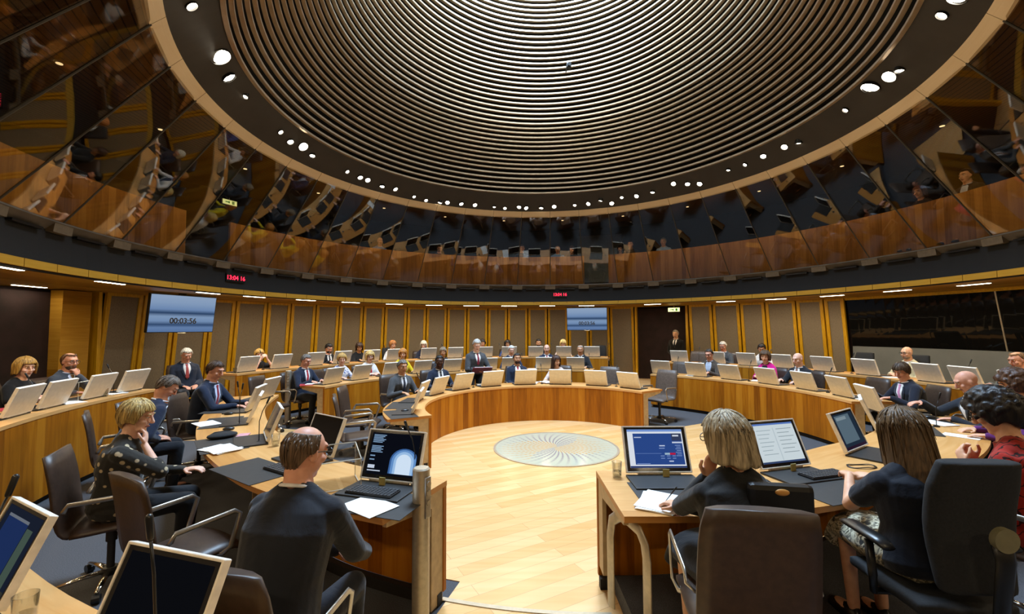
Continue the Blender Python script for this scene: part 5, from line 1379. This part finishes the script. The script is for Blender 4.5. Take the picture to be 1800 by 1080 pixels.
def exit_sign(p, a, label, st):
    o = thing('exit_sign', label, 'sign', p, -radians(a)); b = MB(); b.box((0, 0, 0), (.36, .05, .13)); b.build('case', M['edge'], o, bevel=.004)
    b = MB(); b.box((0, -.027, 0), (.34, .006, .115)); f = b.build('lit_face', emit('exit_glow', '#e8f0a0', st), o)
    b = MB(); b.box((-.06, -.032, 0), (.10, .004, .022)); b.box((-.02, -.032, .0), (.03, .004, .05)); b.box((.08, -.032, 0), (.06, .004, .08)); b.build('arrow_and_door', emit('exit_green', '#4a8a3a', 1), f)
    b = MB(); b.tube([(0, 0, .06), (0, 0, .12)], .01, 6); b.build('stem', M['edge'], o)
exit_sign(pol(8.0, 33.2, 2.42), 33.2, 'lit exit sign hanging before the far dark doorway', 2.6)
exit_sign(pol(8.6, -63.5, 5.02), -63.5, 'lit green exit sign behind the left gallery glass', 1.6)
# ------------------------------------------------------------------ lamps
LENS = emit('lamp_lens', '#fff1d8', 26.0); LENSB = emit('lamp_lens_bright', '#fff1d8', 60.0)
SPA = [(4.60, -109.4, 3), (4.63, -103.8, 2), (4.62, -97.7, 0), (4.66, -84.2, 0), (4.70, -80.3, 1), (4.66, -76.8, 2), (4.72, -73.0, 1), (4.72, -61.7, 0), (4.74, -57.4, 1), (4.74, -55.0, 1), (4.78, -50.1, 1), (4.76, -45.9, 1), (4.83, -39.5, 0), (4.86, -35.5, 0), (4.86, -31.1, 1), (4.83, -28.8, 1), (4.82, -24.3, 1), (4.81, -19.9, 1), (4.82, -13.6, 0), (4.84, -10.1, 0), (4.80, -5.6, 1), (4.82, -3.2, 1), (4.82, 1.6, 1), (4.79, 5.8, 1), (4.78, 12.4, 0), (4.77, 16.7, 1), (4.72, 20.7, 1), (4.82, 24.0, 1), (4.71, 27.4, 0), (4.73, 31.9, 1), (4.71, 36.9, 1), (4.62, 43.7, 1), (4.70, 47.4, 1), (4.76, 50.5, 1), (4.66, 59.4, 0), (4.67, 64.0, 0), (4.65, 69.3, 1), (4.65, 75.0, 1), (4.69, 78.3, 1), (4.62, 91.7, 0), (4.59, 99.1, 3), (4.63, 103.4, 2), (4.66, 105.5, 1), (4.64, 118.9, 1), (4.68, 122.7, 2), (4.7, 140, 1), (4.7, 152, 1), (4.7, 165, 1), (4.7, -122, 1), (4.7, -135, 1), (4.7, -150, 1), (4.7, -165, 1), (4.7, 180, 1)]
def numword(n):
    t = ['', '', 'twenty', 'thirty', 'forty', 'fifty']
    if n <= 20: return ORD[n-1]
    d, u = divmod(n, 10)
    if u == 0: return {3: 'thirtieth', 4: 'fortieth', 5: 'fiftieth'}[d]
    return t[d]+'-'+ORD[u-1]
nlab = 0
LCOL = (1.0, .84, .62)
for k, (r, a, big) in enumerate(sorted(SPA, key=lambda q: q[1])):
    z = 5.05+(4.915-r)*.36/.455
    p = pol(r, a, z)
    seen = -112 < a < 124; nlab += seen
    o = thing('spotlight', ('%s spotlight from the left end round the dark ceiling ring' % numword(nlab)) if seen else 'spotlight on the near side of the dark ceiling ring, above the viewer', 'spotlight', p, 0, 'spotlights round the dark ceiling ring' if seen else 'spotlights on the near side of the ring')
    tgt = pol(4.8+.9*(k % 3), a+180+14*((k % 5)-2), 1.1) if k % 2 else pol(2.6 if k % 3 else 5.2, a + (25 if k % 2 else -20), .6) if k % 4 else pol(2.2, a+180+20*((k % 5)-2), .7)
    d = (tgt-p).normalized(); d = (d*.55+Vector((0, 0, -1))*.45 + pol(1, a, 0)*0).normalized()
    u = Vector((0, 0, 1)); x = d.cross(u).normalized(); y = x.cross(d).normalized(); R = Matrix((x, y, d)).transposed()
    rad = (.040, .055, .085, .12)[big]  # lenses of the brighter lamps widened to imitate the bloom around them
    b = MB(); b.lathe([(rad+.012, -.10), (rad+.012, .02), (rad+.002, .02), (rad+.002, -.02), (.001, -.02)], 20, M=R); b.build('housing', M['black'], o, auto=.6)
    b = MB(); b.lathe([(rad, .0), (rad*.7, .012), (.001, .016)], 20, M=R); b.build('lens', LENSB if big > 1 else LENS, o, smooth=True)
    l = bpy.data.lights.new('lamp', 'SPOT'); l.energy = SPOT_W; l.color = LCOL; l.spot_size = radians(75); l.spot_blend = .7; l.shadow_soft_size = .06
    lo = bpy.data.objects.new('lamp', l); COL.objects.link(lo); lo.location = p+d*.06; lo.rotation_euler = (tgt-p).to_track_quat('-Z', 'Y').to_euler()
STRIP = emit('strip_diffuser', '#fff0d2', 22.0)
SOF = [(6.63, -107.8), (8.3, -89.9), (6.62, -93.8), (6.62, -77.5), (6.62, -68.6), (6.62, -57.7), (6.62, -47.4), (6.68, -36.5), (6.68, -26.4), (6.68, -16.6), (6.66, -6.5), (6.66, 3.7), (6.87, 13.9), (6.98, 30.1), (7.0, 46.5), (7.11, 56.1), (7.12, 66.1), (7.02, 76.8), (7.08, 86.6), (7.0, 98), (7, 110), (7, 125), (7, 140), (7, 155), (7, 170), (7, -175), (7, -160), (7, -145), (7, -130), (6.8, -118)]
ns = 0
for k, (r, a) in enumerate(sorted(SOF, key=lambda q: q[1])):
    seen = -110 < a < 90; ns += seen
    p = pol(r, a, 2.558)
    o = thing('ceiling_strip_light', ('%s strip light from the left under the wooden gallery soffit' % numword(ns)) if seen else 'strip light under the gallery soffit on the near side, behind the viewer', 'strip light', p, -radians(a), 'strip lights under the gallery soffit' if seen else 'strip lights on the near side')
    b = MB(); b.box((0, 0, .002), (.50, .085, .012)); b.build('frame', M['alu'], o, bevel=.003)
    b = MB(); b.box((0, 0, -.005), (.47, .06, .006)); b.build('diffuser', STRIP, o, bevel=.002)
    l = bpy.data.lights.new('strip', 'AREA'); l.shape = 'RECTANGLE'; l.size = .47; l.size_y = .06; l.energy = STRIP_W if r < 8 else 2; l.color = (1, .78, .48)
    lo = bpy.data.objects.new('strip', l); COL.objects.link(lo); lo.location = p-Vector((0, 0, .02)); lo.rotation_euler = (0, 0, -radians(a))
# daylight down the funnel
l = bpy.data.lights.new('daylight', 'AREA'); l.shape = 'DISK'; l.size = 3.6; l.energy = DAY_W; l.color = (.52, .74, 1.0)
lo = bpy.data.objects.new('daylight', l); COL.objects.link(lo); lo.location = (AX.x, AX.y, 11.5)
# fill lamps added under the gallery ceiling to brighten the oak barrier
GLENS = emit('gallery_fill_lens', '#ffdfa8', 3)
for k, a in enumerate((-150, -120, -104, -88, -72, -56, -40, -24, -8, 8, 24, 40, 56, 72, 88, 104, 120, 150)):
    p = pol(6.5, a, 5.185)
    seen = abs(a) < 105; gs = globals().get('gs', 0)+seen
    o = thing('gallery_fill_lamp', ('%s small downlight from the left in the slatted gallery ceiling' % numword(gs)) if seen else 'small downlight in the gallery ceiling on the near side', 'downlight', p, 0, 'added fill lamps in the gallery ceiling' if seen else 'added fill lamps of the near gallery')
    b = MB(); b.lathe([(.05, .0), (.05, .04), (.001, .04)], 20); b.build('rim', M['black'], o, auto=.6)
    b = MB(); b.lathe([(.035, -.004), (.035, .0), (.001, .0)], 20); b.build('lens', GLENS, o)
    l = bpy.data.lights.new('gal', 'SPOT'); l.energy = GAL_FILL_W; l.color = (1, .78, .5); l.spot_size = radians(130); l.spot_blend = .6; l.shadow_soft_size = .08
    lo = bpy.data.objects.new('gal', l); COL.objects.link(lo); lo.location = p-Vector((0, 0, .03))
    lo.rotation_euler = Vector(((p.x-AX.x)*.07, (p.y-AX.y)*.07, -1)).to_track_quat('-Z', 'Y').to_euler()
# ------------------------------------------------------------------ camera, world
cam = bpy.data.cameras.new('camera'); cam.sensor_fit = 'HORIZONTAL'; cam.sensor_width = 36; cam.lens = 764/1800*36; cam.clip_start = .05; cam.clip_end = 100
co = bpy.data.objects.new('camera', cam); COL.objects.link(co); co.location = (0, 0, 1.85)
pt, ro = .050, -.0045
Fv = Vector((0, cos(pt), sin(pt))); U0 = Vector((0, -sin(pt), cos(pt))); R0 = Vector((1, 0, 0))
Rv = R0*cos(ro)+U0*sin(ro); Uv = -R0*sin(ro)+U0*cos(ro)
co.rotation_euler = Matrix((Rv, Uv, -Fv)).transposed().to_euler()
sc = bpy.context.scene; sc.camera = co
w = bpy.data.worlds.new('sky'); sc.world = w; w.use_nodes = True
w.node_tree.nodes['Background'].inputs[0].default_value = (.5, .65, .9, 1); w.node_tree.nodes['Background'].inputs[1].default_value = .3
vs = sc.view_settings; vs.view_transform = 'Standard'; vs.look = 'None'; vs.gamma = 1; vs.exposure = EXPO; vs.use_curve_mapping = False
sc.cycles.max_bounces = 8; sc.cycles.transparent_max_bounces = 12; sc.cycles.sample_clamp_indirect = 4.0; sc.cycles.caustics_reflective = False; sc.cycles.caustics_refractive = False
